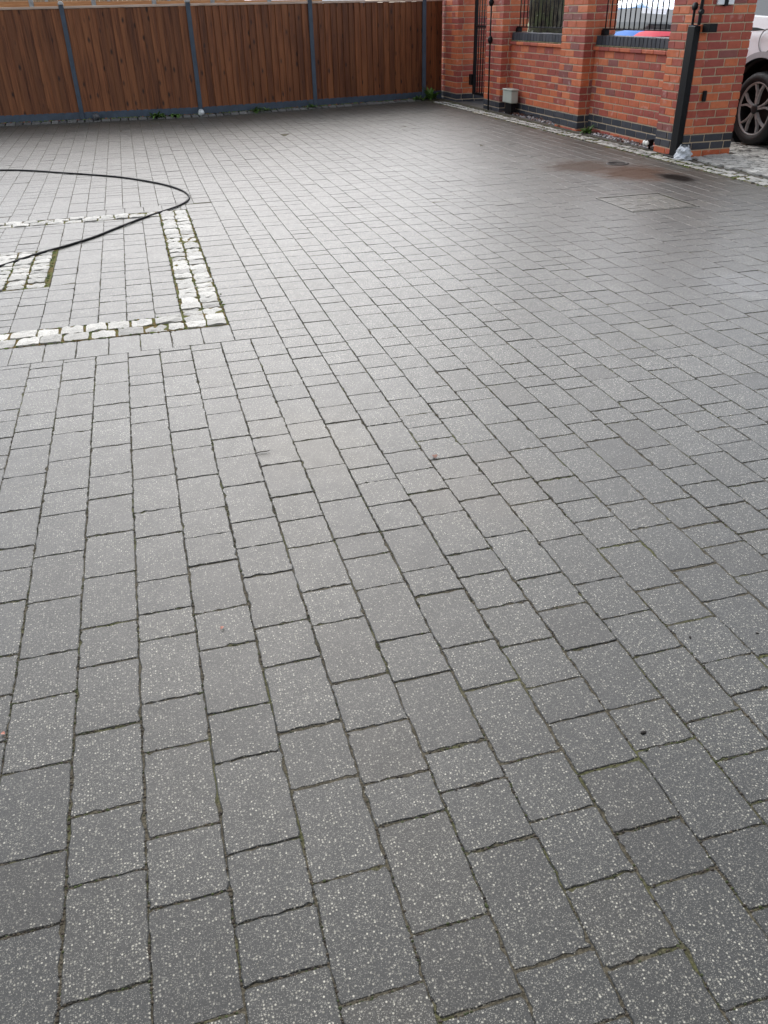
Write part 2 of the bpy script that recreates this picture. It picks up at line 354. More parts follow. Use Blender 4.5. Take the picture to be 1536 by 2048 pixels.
pv = []                                         # every paver as (x0, x1, y0, y1, rowkey)
L3 = (.1265, .170, .2555)
def rand_len():
    r = rnd.random(); return L3[0] if r < .26 else L3[1] if r < .66 else L3[2]
def row_joints(kk, lo, hi):
    ys = list(J.get(kk, []))
    if not ys: ys = [lo+rnd.random()*.2]
    while ys[0] > lo: ys.insert(0, ys[0]-rand_len())
    while ys[-1] < hi: ys.append(ys[-1]+rand_len())
    return ys
def clip(a, b, lo, hi): 
    a, b = max(a, lo), min(b, hi); return (a, b) if b-a > .03 else None
SQ = dict(yb0=4.347, yb1=4.615, y0=4.632, y1=8.02, yt0=8.035, yt1=8.29, xr=.340, xc0=.347, xc1=.592, xl=-3.06)
COV = (X0+27*W, X0+31*W, 6.455, 7.115)          # recessed inspection cover
for kk in range(-26, 38):
    xa = X0+kk*W; xb = xa+W; xm = (xa+xb)/2
    top = fence_y(xm)-.245
    segs = [(-1.1, top)]
    if -3.31 < xm < SQ['xc1']: segs = [(-1.1, SQ['yb0']), (SQ['yt1'], top)]
    if COV[0] < xm < COV[1]: segs = [(-1.1, COV[2]), (COV[3], top)]
    ys = row_joints(kk, -1.1, top+.2)
    for a, b in zip(ys, ys[1:]):
        for s in segs:
            c = clip(a, b, *s)
            if not c: continue
            xe = min(xb, strip_x(c[0])-.006)
            if xe-xa > .035: pv.append((xa, xe, c[0], c[1], kk))
    if -3.06+.25 < xm < .095:                   # rows inside the sett square
        ys = row_joints(1000+kk, 4.895, 7.815)
        for a, b in zip(ys, ys[1:]):
            for s in (((4.895, 5.80), (6.87, 7.815)) if -1.91 < xm < -.74 else ((4.895, 7.815),)):
                c = clip(a, b, *s)
                if c: pv.append((xa, min(xb, .092), c[0], c[1], 1000+kk))
x = SQ['xc0']
while x > -3.3:                                 # border courses round the square
    pv.append((x-.1675, x, SQ['yb0'], SQ['yb1']+.008, 2000)); x -= .1675
x = SQ['xc0']-.05; pv.append((x, SQ['xc0'], SQ['yt0'], SQ['yt1'], 2001))
while x > -3.3: pv.append((x-.1675, x, SQ['yt0'], SQ['yt1'], 2001)); x -= .1675
y = SQ['yb0']
while y < SQ['yt1']-.05:
    e = min(y+.1697, SQ['yt1']); pv.append((SQ['xc0'], SQ['xc1'], y, e, 2002)); pv.append((-3.31, -3.065, y, e, 2003)); y = e

def paver_geo(x0, x1, y0, y1, seg, rn):
    """a tumbled block: wavy edges, clipped corners, chamfered arris; returns verts, faces"""
    g = lambda: rn.uniform(.0008, .0022)+(rn.random() < .10)*rn.uniform(0, .0015)
    gy = lambda: rn.uniform(.0007, .0019)+(rn.random() < .14)*rn.uniform(0, .004)
    x0, x1, y0, y1 = x0+g(), x1-g(), y0+gy(), y1-gy()
    z = rn.gauss(0, .0006); tx, ty = rn.gauss(0, .003), rn.gauss(0, .003); cx, cy = (x0+x1)/2, (y0+y1)/2
    ts = {1: [.0], 2: [.03, .97], 9: [.018, .05, .14, .23, .33, .43, .54, .65, .75, .85, .93, .982], 5: [.025, .22, .42, .62, .80, .975]}[seg]
    ring = []
    cs = [(x0, y0), (x1, y0), (x1, y1), (x0, y1)]
    for i in range(4):
        a, b = cs[i], cs[(i+1) % 4]; nx, ny = (b[1]-a[1]), -(b[0]-a[0]); l = math.hypot(nx, ny); nx /= l; ny /= l
        for t in ts:
            j = rn.gauss(0, .0013 if seg == 9 else .0010) if seg > 2 else rn.gauss(0, .0004)
            if seg > 2 and rn.random() < .05: j -= rn.uniform(.002, .006)
            ring.append((a[0]+(b[0]-a[0])*t+nx*j, a[1]+(b[1]-a[1])*t+ny*j))
    zz = lambda p: z+tx*(p[0]-cx)+ty*(p[1]-cy)
    n = len(ring); v = []
    ins = .0024
    for p in ring:
        dx, dy = p[0]-cx, p[1]-cy
        q = (cx+math.copysign(max(abs(dx)-ins, 0), dx), cy+math.copysign(max(abs(dy)-ins, 0), dy))
        v.append((q[0], q[1], zz(q)))
    v += [(p[0], p[1], zz(p)-.0016-abs(rn.gauss(0, .0005))) for p in ring]
    v += [(p[0], p[1], -.05) for p in ring]
    f = [list(range(n))]
    for r in range(2):
        for i in range(n): f.append([r*n+i, (r+1)*n+i, (r+1)*n+(i+1) % n, r*n+(i+1) % n])
    return v, f
def tints(rn, xm=0, ym=0):
    t = rn.gauss(.54, .048)
    if rn.random() < .03: t *= .86
    if rn.random() < .03: t *= 1.08
    return t, max(0, min(1, rn.gauss(.0, .25)))
def set_attr(me, tl, wl):
    for nme, lst in (('tint', tl), ('warm', wl)):
        a = me.attributes.new(nme, 'FLOAT', 'FACE'); a.data.foreach_set('value', lst)
def shown(p):
    q = [proj(a, b) for a, b in ((p[0], p[2]), (p[1], p[2]), (p[1], p[3]), (p[0], p[3]))]
    if any(a is None for a in q): return 0
    cx = sum(a[0] for a in q)/4; cy = sum(a[1] for a in q)/4
    if not (-60 < cx < 1596 and -60 < cy < 2108): return 0
    return abs(sum(q[i][0]*q[(i+1) % 4][1]-q[(i+1) % 4][0]*q[i][1] for i in range(4)))/2
pv.sort(key=lambda p: -shown(p))
DARK = {(2.05, 3.35): .72, (1.45, 3.22): .82, (1.68, 4.55): .70, (0.10, 3.95): .80}
fv, ff, ft, fw = [], [], [], []
for i, p in enumerate(pv):
    rn = random.Random(i*13+5)
    near = i < 300
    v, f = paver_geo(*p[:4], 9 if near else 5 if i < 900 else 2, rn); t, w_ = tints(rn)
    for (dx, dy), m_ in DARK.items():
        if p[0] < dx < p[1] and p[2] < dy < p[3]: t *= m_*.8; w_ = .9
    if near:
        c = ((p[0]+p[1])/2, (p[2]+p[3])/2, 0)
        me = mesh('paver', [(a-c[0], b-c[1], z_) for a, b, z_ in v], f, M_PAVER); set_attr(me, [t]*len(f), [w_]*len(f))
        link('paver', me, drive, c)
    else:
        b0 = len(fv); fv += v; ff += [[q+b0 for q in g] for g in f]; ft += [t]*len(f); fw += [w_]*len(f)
me = mesh('paving_field', fv, ff, M_PAVER); set_attr(me, ft, fw)
tag(link('paving_field', me, drive), kind='stuff')

# granite setts ---------------------------------------------------
def sett_geo(x0, x1, y0, y1, rn, z=.004, seg=True):
    """hand-split cube: lumpy top, crooked sides"""
    nx, ny = (4, 3); v = []; f = []
    gx = lambda t: x0+(x1-x0)*t; gy = lambda t: y0+(y1-y0)*t
    h = rn.uniform(-.004, .006)+z
    sk = [rn.uniform(-.0045, .0045) for _ in range(8)]
    for j in range(ny+1):
        for i in range(nx+1):
            u, t = i/nx, j/ny
            e = (i in (0, nx))+(j in (0, ny))
            xx = gx(u)+(sk[0]*(1-t)+sk[1]*t)*(1-u)+(sk[2]*(1-t)+sk[3]*t)*u+rn.gauss(0, .0016)
            yy = gy(t)+(sk[4]*(1-u)+sk[5]*u)*(1-t)+(sk[6]*(1-u)+sk[7]*u)*t+rn.gauss(0, .0016)
            if e == 2: xx += (.0015 if i == 0 else -.0015); yy += (.0015 if j == 0 else -.0015)
            v.append((xx, yy, h+rn.gauss(0, .0026)-(.0030 if e else 0)-(.0015 if e == 2 else 0)))
    w = nx+1
    for j in range(ny):
        for i in range(nx): f.append([j*w+i, j*w+i+1, (j+1)*w+i+1, (j+1)*w+i])
    per = [i for i in range(w)]+[j*w+nx for j in range(1, ny+1)]+[ny*w+i for i in range(nx-1, -1, -1)]+[j*w for j in range(ny-1, 0, -1)]
    b = len(v); v += [(v[q][0], v[q][1], -.06) for q in per]; n = len(per)
    for i in range(n): f.append([per[i], b+i, b+(i+1) % n, per[(i+1) % n]])
    return v, f
sfv, sff, sft = [], [], []
def sett(x0, x1, y0, y1, parent, single, tr=None, z=.006, gx_=0.0, gy_=0.0, tm=1.0):
    rn = random.Random(hash((round(x0, 3), round(y0, 3))) & 0xffffff)
    g = lambda: rn.uniform(.0015, .005)
    v, f = sett_geo(x0+g()+gx_, x1-g()-gx_, y0+g()+gy_, y1-g()-gy_, rn, z); t = rn.gauss(1.0, .14)*tm
    if rn.random() < .12: t *= .72
    if tr: v = [tr(a) for a in v]
    if single:
        c = [sum(a[i] for a in v)/len(v) for i in (0, 1)]
        me = mesh('sett', [(a[0]-c[0], a[1]-c[1], a[2]) for a in v], f, M_SETT)
        me.attributes.new('tint', 'FLOAT', 'FACE').data.foreach_set('value', [t]*len(f))
        link('sett', me, parent, (c[0], c[1], 0))
    else:
        b0 = len(sfv); sfv.extend(v); sff.extend([[q+b0 for q in g_] for g_ in f]); sft.extend([t]*len(f))
def flush_setts(parent):
    me = mesh('sett_field', sfv, sff, M_SETT); me.attributes.new('tint', 'FLOAT', 'FACE').data.foreach_set('value', sft)
    o = link('sett_field', me, parent); tag(o, kind='stuff'); sfv.clear(); sff.clear(); sft.clear()
rs = random.Random(3)
def run(a, b, lo, hi):
    out = []
    while a < b-.05:
        e = a+rs.uniform(lo, hi)
        if b-e < lo*.6: e = b
        out.append((a, min(e, b))); a = e
    return out
# the square: right band, near band, far band, middle patch
for c0, c1 in ((.100, .219), (.221, .340)):
    for a, b in run(4.634, 8.02, .105, .135): sett(c0+rs.uniform(-.004, .004), c1+rs.uniform(-.004, .004), a, b, drive, True, gx_=.0025)
for c0, c1 in ((4.634, 4.758), (4.760, 4.885)):
    for a, b in run(-2.81, .098, .118, .150): sett(a, b, c0+rs.uniform(-.004, .004), c1+rs.uniform(-.004, .004), drive, a > -1.25, gx_=.004)
for c0, c1 in ((7.82, 7.92), (7.922, 8.02)):
    for a, b in run(-2.81, .098, .118, .150): sett(a, b, c0, c1, drive, a > -1.6, gx_=.0025)
for c0, c1 in ((-3.055, -2.936), (-2.934, -2.815)):
    for a, b in run(4.634, 8.02, .105, .135): sett(c0, c1, a, b, drive, False)
xx = -.742
while xx > -1.9:
    for a, b in run(5.808, 6.862, .098, .118): sett(xx-.128, xx, a, b, drive, xx > -1.15, gx_=.0025)
    xx -= .130
# strip along the wall (two and a half rows) and along the fence
for r_, (o0, o1) in enumerate(((.0, .115), (.118, .235))):
    yy = 3.6
    while yy < 16.6:
        e = yy+rs.uniform(.13, .24); s = strip_x(yy)
        sett(s+o0, s+o1, yy, e, drive, 6.6 < yy < 10.2, gx_=.008, gy_=.013, tm=.8); yy = e
for a, b in run(-4.8, 5.5, .12, .17):
    fy = fence_y((a+b)/2)
    sett(a, b, fy-.235, fy-.065, drive, False, tr=lambda q_, f_=fy: (q_[0], q_[1], q_[2]+max(0, (q_[1]-f_+.235)*.13)), gx_=.006, tm=.36)
flush_setts(drive)
k = Mat('joint_moss_bed'); P_ = k.pos(); n1 = k.noise(P_, 9, 3); n2 = k.noise(P_, 150, 3)
mc = k.mix(k.mr(n1, .4, .6), k.mix(k.mr(n2, .3, .7), (.085, .055, .015), (.16, .115, .035)), k.mix(k.mr(n2, .3, .7), (.05, .06, .012), (.13, .14, .035)))
k.bump(n2, .8, .008); M_MBED = k.set(mc, .95, 0, .2)
mb = MB()
for x0, x1, y0, y1 in ((.094, .345, 4.63, 8.03), (-2.81, .094, 4.63, 4.892), (-2.81, .094, 7.817, 8.03), (-1.92, -.716, 5.803, 6.868), (5.60, 5.86, 13.0, 16.6), (5.655, 5.91, 9.5, 13.0), (5.71, 5.975, 3.6, 9.5)): mb.add([(x0, y0, -.0008), (x1, y0, -.0008), (x1, y1, -.0008), (x0, y1, -.0008)], [[0, 1, 2, 3]])
mb.build('moss_bed', M_MBED, drive)

# haunch of dirty concrete between the strip and the wall, and the sett apron outside the gateway
hp = [(strip_x(2)+.245, 2, 0), (6.07, 2, 0), (6.07, 8.9, 0), (6.26, 8.9, 0), (6.26, 16.45, 0), (6.9, 16.45, 0), (6.9, 17.4, 0), (strip_x(17)+.245, 17.0, 0)]
tag(link('concrete_strip', mesh('concrete_strip', [(a, b, -.004) for a, b, _ in hp], [list(range(len(hp)))], M_HAUNCH)), kind='structure')
ap = link('sett_apron', mesh('sett_apron', [(6.07, 2, -.012), (10.5, 2, -.012), (10.5, 14, -.012), (6.72, 14, -.012), (6.72, 8.9, -.012), (6.07, 8.9, -.012)], [[0, 1, 2, 3, 4, 5]], M_SAND)); tag(ap, kind='structure')
yy = 6.6; q = 0
while yy < 9.6:
    dx = rs.uniform(0, .1); x_ = 6.16-dx+(0.64 if yy > 8.86 else 0)
    while x_ < 9.0:
        e = x_+rs.uniform(.10, .19); sett(x_, e, yy, yy+.105, ap, False); x_ = e
    yy += .108
flush_setts(ap)
tag(link('path', mesh('path', [(6.26, 9.3, -.006), (10.5, 9.3, -.006), (10.5, 14, -.016), (10.5, 30, -.006), (6.9, 30, -.006), (6.9, 16.4, -.006), (6.26, 16.4, -.006)], [[0, 1, 2, 3, 4, 5, 6]], M_ROAD)), kind='structure')
tag(link('verge', mesh('verge', [(10.5, -20, -.02), (80, -20, 1.2), (80, 120, 1.2), (10.5, 120, -.02)], [[0, 1, 2, 3]], M_GRASS)), kind='structure')

# recessed inspection cover ---------------------------------------
cv = empty('inspection_cover', ((COV[0]+COV[1])/2, (COV[2]+COV[3])/2, 0))
tag(cv, 'square recessed inspection cover filled with cut grey paving blocks, by the rusty stain', 'inspection cover')
hx, hy = (COV[1]-COV[0])/2, (COV[3]-COV[2])/2
fm = MB()
for s in (-1, 1):
    fm.box(s*hx-.006-.004*s, s*hx+.006-.004*s, -hy, hy, -.04, .005); 
    fm.box(-hx+.012, hx-.012, s*hy-.006-.004*s, s*hy+.006-.004*s, -.04, .004)
fm.build('frame', plain('tray_steel', (.16, .155, .14), .5, .6, var=.3), cv)
MB().box(-hx+.01, hx-.01, -hy+.01, hy-.01, -.04, -.012).build('tray', M_SAND, cv)
tw = 4; wd = (2*hx-.04)/tw
for i in range(tw):
    a = -hy+.040; sft_ = (i*.09) % .2
    for b in [a+.10+sft_, a+.27+sft_, a+.44+sft_, hy-.018]:
        b = min(b, hy-.018)
        if b-a < .04: continue
        v, f = paver_geo(-hx+.022+i*wd, -hx+.018+(i+1)*wd, a+.003, b-.003, 5, rnd)
        me = mesh('inset_paver', v, f, M_PAVER); set_attr(me, [rnd.gauss(.85, .06)]*len(f), [.6]*len(f)); link('inset_paver', me, cv); a = b

dr = empty('drain_cover', (5.17, 8.76, 0)); tag(dr, 'small round black drain cover in the paving beside the rusty stain', 'drain')
MB().lathe([(.125, -.02), (.125, .0045), (.105, .0055), (.100, .002), (.100, -.02)], 28).build('rim', M_BLACK, dr, smooth=True)
MB().lathe([(.100, -.010), (.0, -.010)], 28).build('sump', M_GRIT, dr)
for i in range(5): MB().box(-.095*math.cos(math.asin((i-2)*.38)), .095*math.cos(math.asin((i-2)*.38)), (i-2)*.036-.006, (i-2)*.036+.006, -.008, .002).build('bar', M_BLACK, dr)

# ------------------------------------------------------------------ brickwork
brick_cache = {}
def brick(parent, cx, cy, cz, sx, sy, sz, m, name='brick', rn=rnd):
    key = (round(sx/.003), round(sy/.003), round(sz/.003), m.name, rn.randrange(3))
    me = brick_cache.get(key)
    if me is None:
        v, f = bevbox(sx, sy, sz, .0045)
        r2 = random.Random(str(key)); v = [(a+r2.gauss(0, .0012), b+r2.gauss(0, .0012), c+r2.gauss(0, .0010)) for a, b, c in v]
        me = brick_cache[key] = mesh(name, v, f, m)
    o = link(name, me, parent, (cx, cy, cz)); o.rotation_euler = (rn.gauss(0, .003), rn.gauss(0, .003), rn.gauss(0, .004))
    return o
def split(a, b, L, off=0.0):
    out = []; s = a
    if off: out.append((s, s+off)); s += off
    while b-s > L*1.35: out.append((s, s+L)); s += L
    if b-s > L*1.02: m_ = s+(b-s)*.64; out += [(s, m_), (m_, b)]
    elif b-s > .02: out.append((s, b))
    return out
JM = .0125
def pillar(label, x0, x1, y0, y1, zb, ch, Lx, Ly, top, seed):
    rn = random.Random(seed); px, py = (x0+x1)/2, (y0+y1)/2
    t = empty('brick_pillar', (px, py, 0)); tag(t, label, 'pillar', 'brick gate pillars')
    tx, ty = Lx/2, Ly/2; c0 = -3
    while zb+(c0+1)*ch < .005: c0 += 1
    n = int((top-zb)/ch)
    MB().box(x0-px+.008, x1-px-.008, y0-py+.008, y1-py-.008, -.08, zb+n*ch).build('mortar_core', M_MORTAR, t)
    for c in range(c0, n):
        z0 = zb+c*ch; z1 = z0+ch-JM; m = M_BLUE if c in (-1, -2) else M_BRICK
        if c % 2 == 0: runs = [('y', x0, x0+tx, y0, y1-ty), ('x', x0, x1-tx, y1-ty, y1), ('y', x1-tx, x1, y0+ty, y1), ('x', x0+tx, x1, y0, y0+ty)]
        else: runs = [('y', x0, x0+tx, y0+ty, y1), ('x', x0+tx, x1, y1-ty, y1), ('y', x1-tx, x1, y0, y1-ty), ('x', x0, x1-tx, y0, y0+ty)]
        for ax, a0, a1, b0, b1 in runs:
            if ax == 'y':
                ss = split(b0, b1, Ly) if c % 2 == 0 else [(b0+b1-q_, b0+b1-p_) for p_, q_ in split(b0, b1, Ly)]
                for s0, s1 in ss:
                    s0 += 0 if s0-y0 < .001 else JM/2; s1 -= 0 if y1-s1 < .001 else JM/2
                    brick(t, (a0+a1)/2-px, (s0+s1)/2-py, (z0+z1)/2, a1-a0-.002, s1-s0, z1-z0, m, rn=rn)
            else:
                ss = split(a0, a1, Lx) if c % 2 == 0 else [(a0+a1-q_, a0+a1-p_) for p_, q_ in split(a0, a1, Lx)]
                for s0, s1 in ss:
                    s0 += 0 if s0-x0 < .001 else JM/2; s1 -= 0 if x1-s1 < .001 else JM/2
                    brick(t, (s0+s1)/2-px, (b0+b1)/2-py, (z0+z1)/2, s1-s0, b1-b0-.002, z1-z0, m, rn=rn)
    zt = zb+n*ch
    MB().box(x0-px-.05, x1-px+.05, y0-py-.05, y1-py+.05, zt, zt+.07, .012).build('cap_stone', M_CONC, t)
    return t
pillar('brick pillar at the end of the wooden fence, left of the narrow iron gate', 6.05, 6.78, 16.45, 17.45, .135, .096, .25, .34, 1.95, 11)
pillar('brick pillar behind the grey electrical box, right of the narrow iron gate', 6.07, 6.52, 14.38, 15.10, .155, .0935, .26, .31, 1.95, 12)
pillar('brick pillar between the two railed wall sections, green weed at its foot', 6.07, 6.52, 11.52, 12.22, .205, .0885, .255, .29, 1.95, 13)
pillar('widest brick pillar, carrying the black gate post, beside the white car', 6.05, 6.705, 8.885, 9.465, .238, .0845, .25, .25, 1.95, 14)

def low_wall(label, y0, y1, zb, ch, L, seed):
    rn = random.Random(seed); xf, xb = 6.24, 6.46; py = (y0+y1)/2; px = (xf+xb)/2
    t = empty('low_brick_wall', (px, py, 0)); tag(t, label, 'wall', 'low railed brick walls')
    MB().box(xf-px+.006, xb-px-.006, y0-py+.001, y1-py-.001, -.08, 1.0).build('mortar_core', M_MORTAR, t)
    for c in range(-3, 9):
        z0 = zb+c*ch; z1 = z0+ch-JM
        if c == 8: z1 = .998
        if z1 < .005: continue
        m = M_BLUE if c in (-1, -2) else M_BRICK
        for s0, s1 in split(y0, y1, L, off=L/2 if c % 2 else L*.98):
            for a0, a1 in ((xf, xf+.105), (xb-.105, xb)):
                brick(t, (a0+a1)/2-px, (s0+s1)/2-py, (z0+z1)/2, a1-a0, s1-s0-JM, z1-z0, m, rn=rn)
    s = y0+.002
    while s < y1-.03:
        e = min(s+.27, y1-.002); MB().box(xf-.035-px, xb+.035-px, s-py, e-.006-py, 1.0, 1.044, .006).build('sill_tile', M_BRICK, t); s = e
    MB().box(xf-.012-px, xb+.012-px, y0-py+.004, y1-py-.004, 1.044, 1.062, .006).build('mortar_fillet', M_MOSSY, t)
    s = y0+.004; wb = L*.37
    while s < y1-.03:
        e = min(s+wb, y1-.004)
        brick(t, 0, (s+e)/2-py, 1.116, .215, e-s-.009, .108, M_BLUE, 'coping_brick', rn); s = e
    MB().box(xf+.014-px, xb-.014-px, y0-py+.006, y1-py-.006, 1.06, 1.163).build('coping_mortar', M_MOSSY, t)
    return t
low_wall('low brick wall with blue brick coping, behind the grey electrical box', 12.22, 14.38, .165, .0925, .295, 21)
low_wall('low brick wall with blue brick coping, beside the black gate post', 9.465, 11.52, .222, .0865, .255, 22)

# ------------------------------------------------------------------ iron work
def railing(label, y0, y1, sp):
    t = empty('iron_railing', (6.34, (y0+y1)/2, 1.17)); tag(t, label, 'railing', 'black railings on the low walls'); py = (y0+y1)/2
    MB().box(-.02, .02, y0-py+.0, y1-py-.0, .068, .084).build('bottom_rail', M_BLACK, t)
    MB().box(-.02, .02, y0-py+.0, y1-py-.0, .70, .716).build('top_rail', M_BLACK, t)
    for yb in (y0, y1):
        s = 1 if yb == y0 else -1; a, b = sorted((yb-py, yb-py+s*.10))
        MB().box(-.035, .035, a, b, .005, .067, .004).build('bracket', M_BLACK, t)
    yb = y0+.06
    while yb < y1-.03: MB().tube([(0, yb-py, .084), (0, yb-py, .70)], .0085, 8).build('bar', M_BLACK, t, smooth=True); yb += sp
railing('black iron railing with thin bars in front of the tree trunk', 12.22, 14.38, .135)
railing('black iron railing with thin bars in front of the blue and red bins', 9.465, 11.52, .122)

g = empty('iron_gate', (6.32, 15.78, 0)); tag(g, 'narrow black iron gate between two brick pillars', 'gate')
MB().box(-.025, .025, .40, .47, .13, 1.95, .004).build('stile', M_BLACK, g); MB().box(-.025, .025, -.64, -.58, .13, 1.95, .004).build('stile', M_BLACK, g)
for z in (.13, 1.22, 1.91): MB().box(-.018, .018, -.58, .40, z, z+.035).build('rail', M_BLACK, g)
for i in range(8): MB().tube([(0, .28-i*.12, .165), (0, .28-i*.12, 1.91)], .010, 8).build('bar', M_BLACK, g, smooth=True)
MB().box(-.05, .05, .472, .60, .28, .46, .006).build('lock_box', M_BLACK, g)
for z in (.5, 1.5): MB().box(-.012, .012, -.665, -.64, z, z+.09).build('hinge', M_BLACK, g)

r_ = empty('iron_rod', (6.005, 14.70, 0)); tag(r_, 'slim black iron rod with two ball collars, standing before a brick pillar', 'rod')
MB().tube([(0, 0, 0), (0, .02, .6), (0, .04, 1.12), (0, .05, 1.9)], .013, 10).build('rod', M_BLACK, r_, smooth=True)
for z in (1.06, 1.60): MB().lathe([(.012, -.06), (.03, -.045), (.045, 0), (.03, .045), (.012, .06)], 14, c=(0, .05*z/1.6, z)).build('ball_collar', M_BLACK, r_, smooth=True)

gp = empty('gate_post', (6.008, 8.94, 0)); tag(gp, 'black square steel gate post fixed to the widest brick pillar', 'gate post')
MB().box(-.035, .038, -.065, .070, 0, 1.31, .006).build('post', M_BLACK, gp)
MB().box(-.03, .034, -.02, .065, 1.31, 1.318).build('top_plate', M_STEEL, gp)
MB().tube([(-.01, .03, 1.318), (-.01, .03, 1.47)], .014, 8).build('hinge_rod', M_BLACK, gp)
MB().lathe([(.0, -.016), (.036, -.016), (.04, 0), (.036, .016), (.0, .016)], 18, 'X', (-.01, .03, 1.49)).build('hinge_disc', M_BLACK, gp, smooth=True)
MB().tube([(.0, -.075, 1.318), (.0, -.08, 1.95)], .018, 8).build('hinge_rod', M_BLACK, gp)
MB().box(.056, .15, -.20, -.068, 1.25, 1.33, .004).build('bracket', M_BLACK, gp)
MB().lathe([(.0, -.02), (.026, -.02), (.026, .02), (.0, .02)], 12, 'Y', (.0, -.085, 1.44)).build('bolt', M_BLACK, gp)
MB().box(-.08, .06, -.115, .12, -.004, .018, .004).build('foot_plate', M_BLACK, gp)

tag(MB().box(-.022, .022, -.018, .018, -.055, .055, .008).build('gate_latch', M_BLACK, None, (6.222, 8.862, .628)), 'small black latch plate on the face of the widest brick pillar', 'latch')
pl = empty('wall_plaque', (6.30, 8.865, 1.50)); tag(pl, 'pair of white plates with a black divider, high on the widest brick pillar', 'plaque')
MB().box(-.105, -.022, -.006, .018, 0, .2, .003).build('plate', M_WHITEPL, pl); MB().box(.022, .098, -.006, .018, 0, .2, .003).build('plate', M_WHITEPL, pl)
MB().box(-.022, .022, -.012, .018, -.012, .21).build('divider', M_BLACK, pl)

# crumpled cover round the foot of the gate post
nv, nf = [], []
for i in range(13):
    for j in range(24):
        a = 2*math.pi*j/24; h = i/12; rr = .095*(1-.55*h*h)*(1+.42*noise.noise((math.cos(a)*1.6, math.sin(a)*1.6, h*3.1)))+.015*noise.noise((a*4, h*9, 3))
        nv.append((rr*math.cos(a)*.95, rr*math.sin(a), .135*h*(1+.35*noise.noise((math.cos(a), math.sin(a)*2, 5)))))
for i in range(12):
    for j in range(24): nf.append([i*24+j, i*24+(j+1) % 24, (i+1)*24+(j+1) % 24, (i+1)*24+j])
tag(link('crumpled_cover', mesh('crumpled_cover', nv, nf, M_CRUMP), None, (6.0, 8.755, .0)), 'crumpled pale grey plastic cover at the foot of the black gate post', 'cover')

bx = empty('electrical_box', (6.10, 14.0, 0)); tag(bx, 'grey green plastic electrical box on a short leg by a brick pillar', 'box')
MB().box(-.055, .075, -.17, .19, .165, .35, .012).build('case', M_GREYPL, bx); MB().box(-.062, .082, -.178, .198, .350, .372, .008).build('lid', M_GREYPL, bx)
MB().box(-.02, .06, -.12, .14, 0, .164).build('leg', M_BLACK, bx)

sp = empty('spotlight', (6.07, 9.62, 0)); tag(sp, 'small black spotlight with a white twin lens at the wall foot', 'spotlight')
MB().box(-.035, .05, -.045, .06, .035, .10, .01).build('housing', M_BLACK, sp); MB().tube([(.02, 0, -.02), (.02, 0, .04)], .014, 8).build('stake', M_BLACK, sp)
MB().box(-.02, .17, -.075, -.05, .10, .112).build('bracket', M_BLACK, sp)
for s in (-.02, .035): MB().lathe([(.0, -.008), (.026, -.004), (.031, .012), (.028, .02)], 16, 'X', (-.042, s, .066)).build('lens', M_LENS, sp, smooth=True)

# ------------------------------------------------------------------ wooden fence
fe = empty('wooden_fence', (0, 16.5, 0)); tag(fe, 'dark brown close board fence with blue grey posts and gravel boards', 'fence')
ZT = 1.675
for i, ((ax, ay), (bx_, by)) in enumerate(zip(FP, FP[1:])):
    d = Vector((bx_-ax, by-ay, 0)); Ln = d.length; ang = math.atan2(d.y, d.x); d.normalize(); nrm = Vector((d.y, -d.x, 0))
    o_ = Vector((ax, ay-16.5, 0))
    nb = max(2, round((Ln-.07)/.122)); wb = (Ln-.075)/nb
    for j in range(nb):
        rb = random.Random(i*50+j)
        c = o_+d*(.0375+(j+.5)*wb)
        v = []
        t0, t1 = .028, .007                       # feather edge: thick on one side, thin on the other
        hw = wb/2+.004
        for z in (-.76, .76):
            v += [(-hw, .006, z), (hw, .006, z), (hw, .006-t1, z), (-hw, .006-t0, z)]
        o = link('board', mesh('board', v, [[0, 3, 2, 1], [4, 5, 6, 7], [0, 1, 5, 4], [1, 2, 6, 5], [2, 3, 7, 6], [3, 0, 4, 7]], M_BOARD), fe, (c.x+nrm.x*rb.uniform(0, .003), c.y+nrm.y*rb.uniform(0, .003), .13+.76+rb.uniform(-.003, .003)), (0, rb.gauss(0, .002), ang))
    mid = o_+d*(Ln/2)
    MB().box(-Ln/2+.035, Ln/2-.035, -.028, .03, -.018, .018, .004).build('top_rail', M_RAIL, fe, (mid.x, mid.y, 1.668), rot=(0, 0, ang))
    MB().box(-Ln/2+.035, Ln/2-.035, -.020, .016, -.075, .138, .003).build('gravel_board', M_STEEL, fe, (mid.x, mid.y, 0), rot=(0, 0, ang))
    for z in (.45, 1.4): MB().box(-Ln/2+.035, Ln/2-.035, .012, .05, -.04, .04).build('arris_rail', M_RAIL, fe, (mid.x, mid.y, z), rot=(0, 0, ang))
for i, (ax, ay) in enumerate(FP[:-1]):
    o = MB().box(-.036, .036, -.045, .036, -.08, 1.70, .004).build('post', M_STEEL, fe, (ax, ay-16.5, 0))
    MB().box(-.046, .046, -.056, .046, 1.70, 1.722, .004).lathe([(.042, 1.722), (.040, 1.738), (.026, 1.752), (.0, 1.757)], 14).build('cap', M_CONC, o)

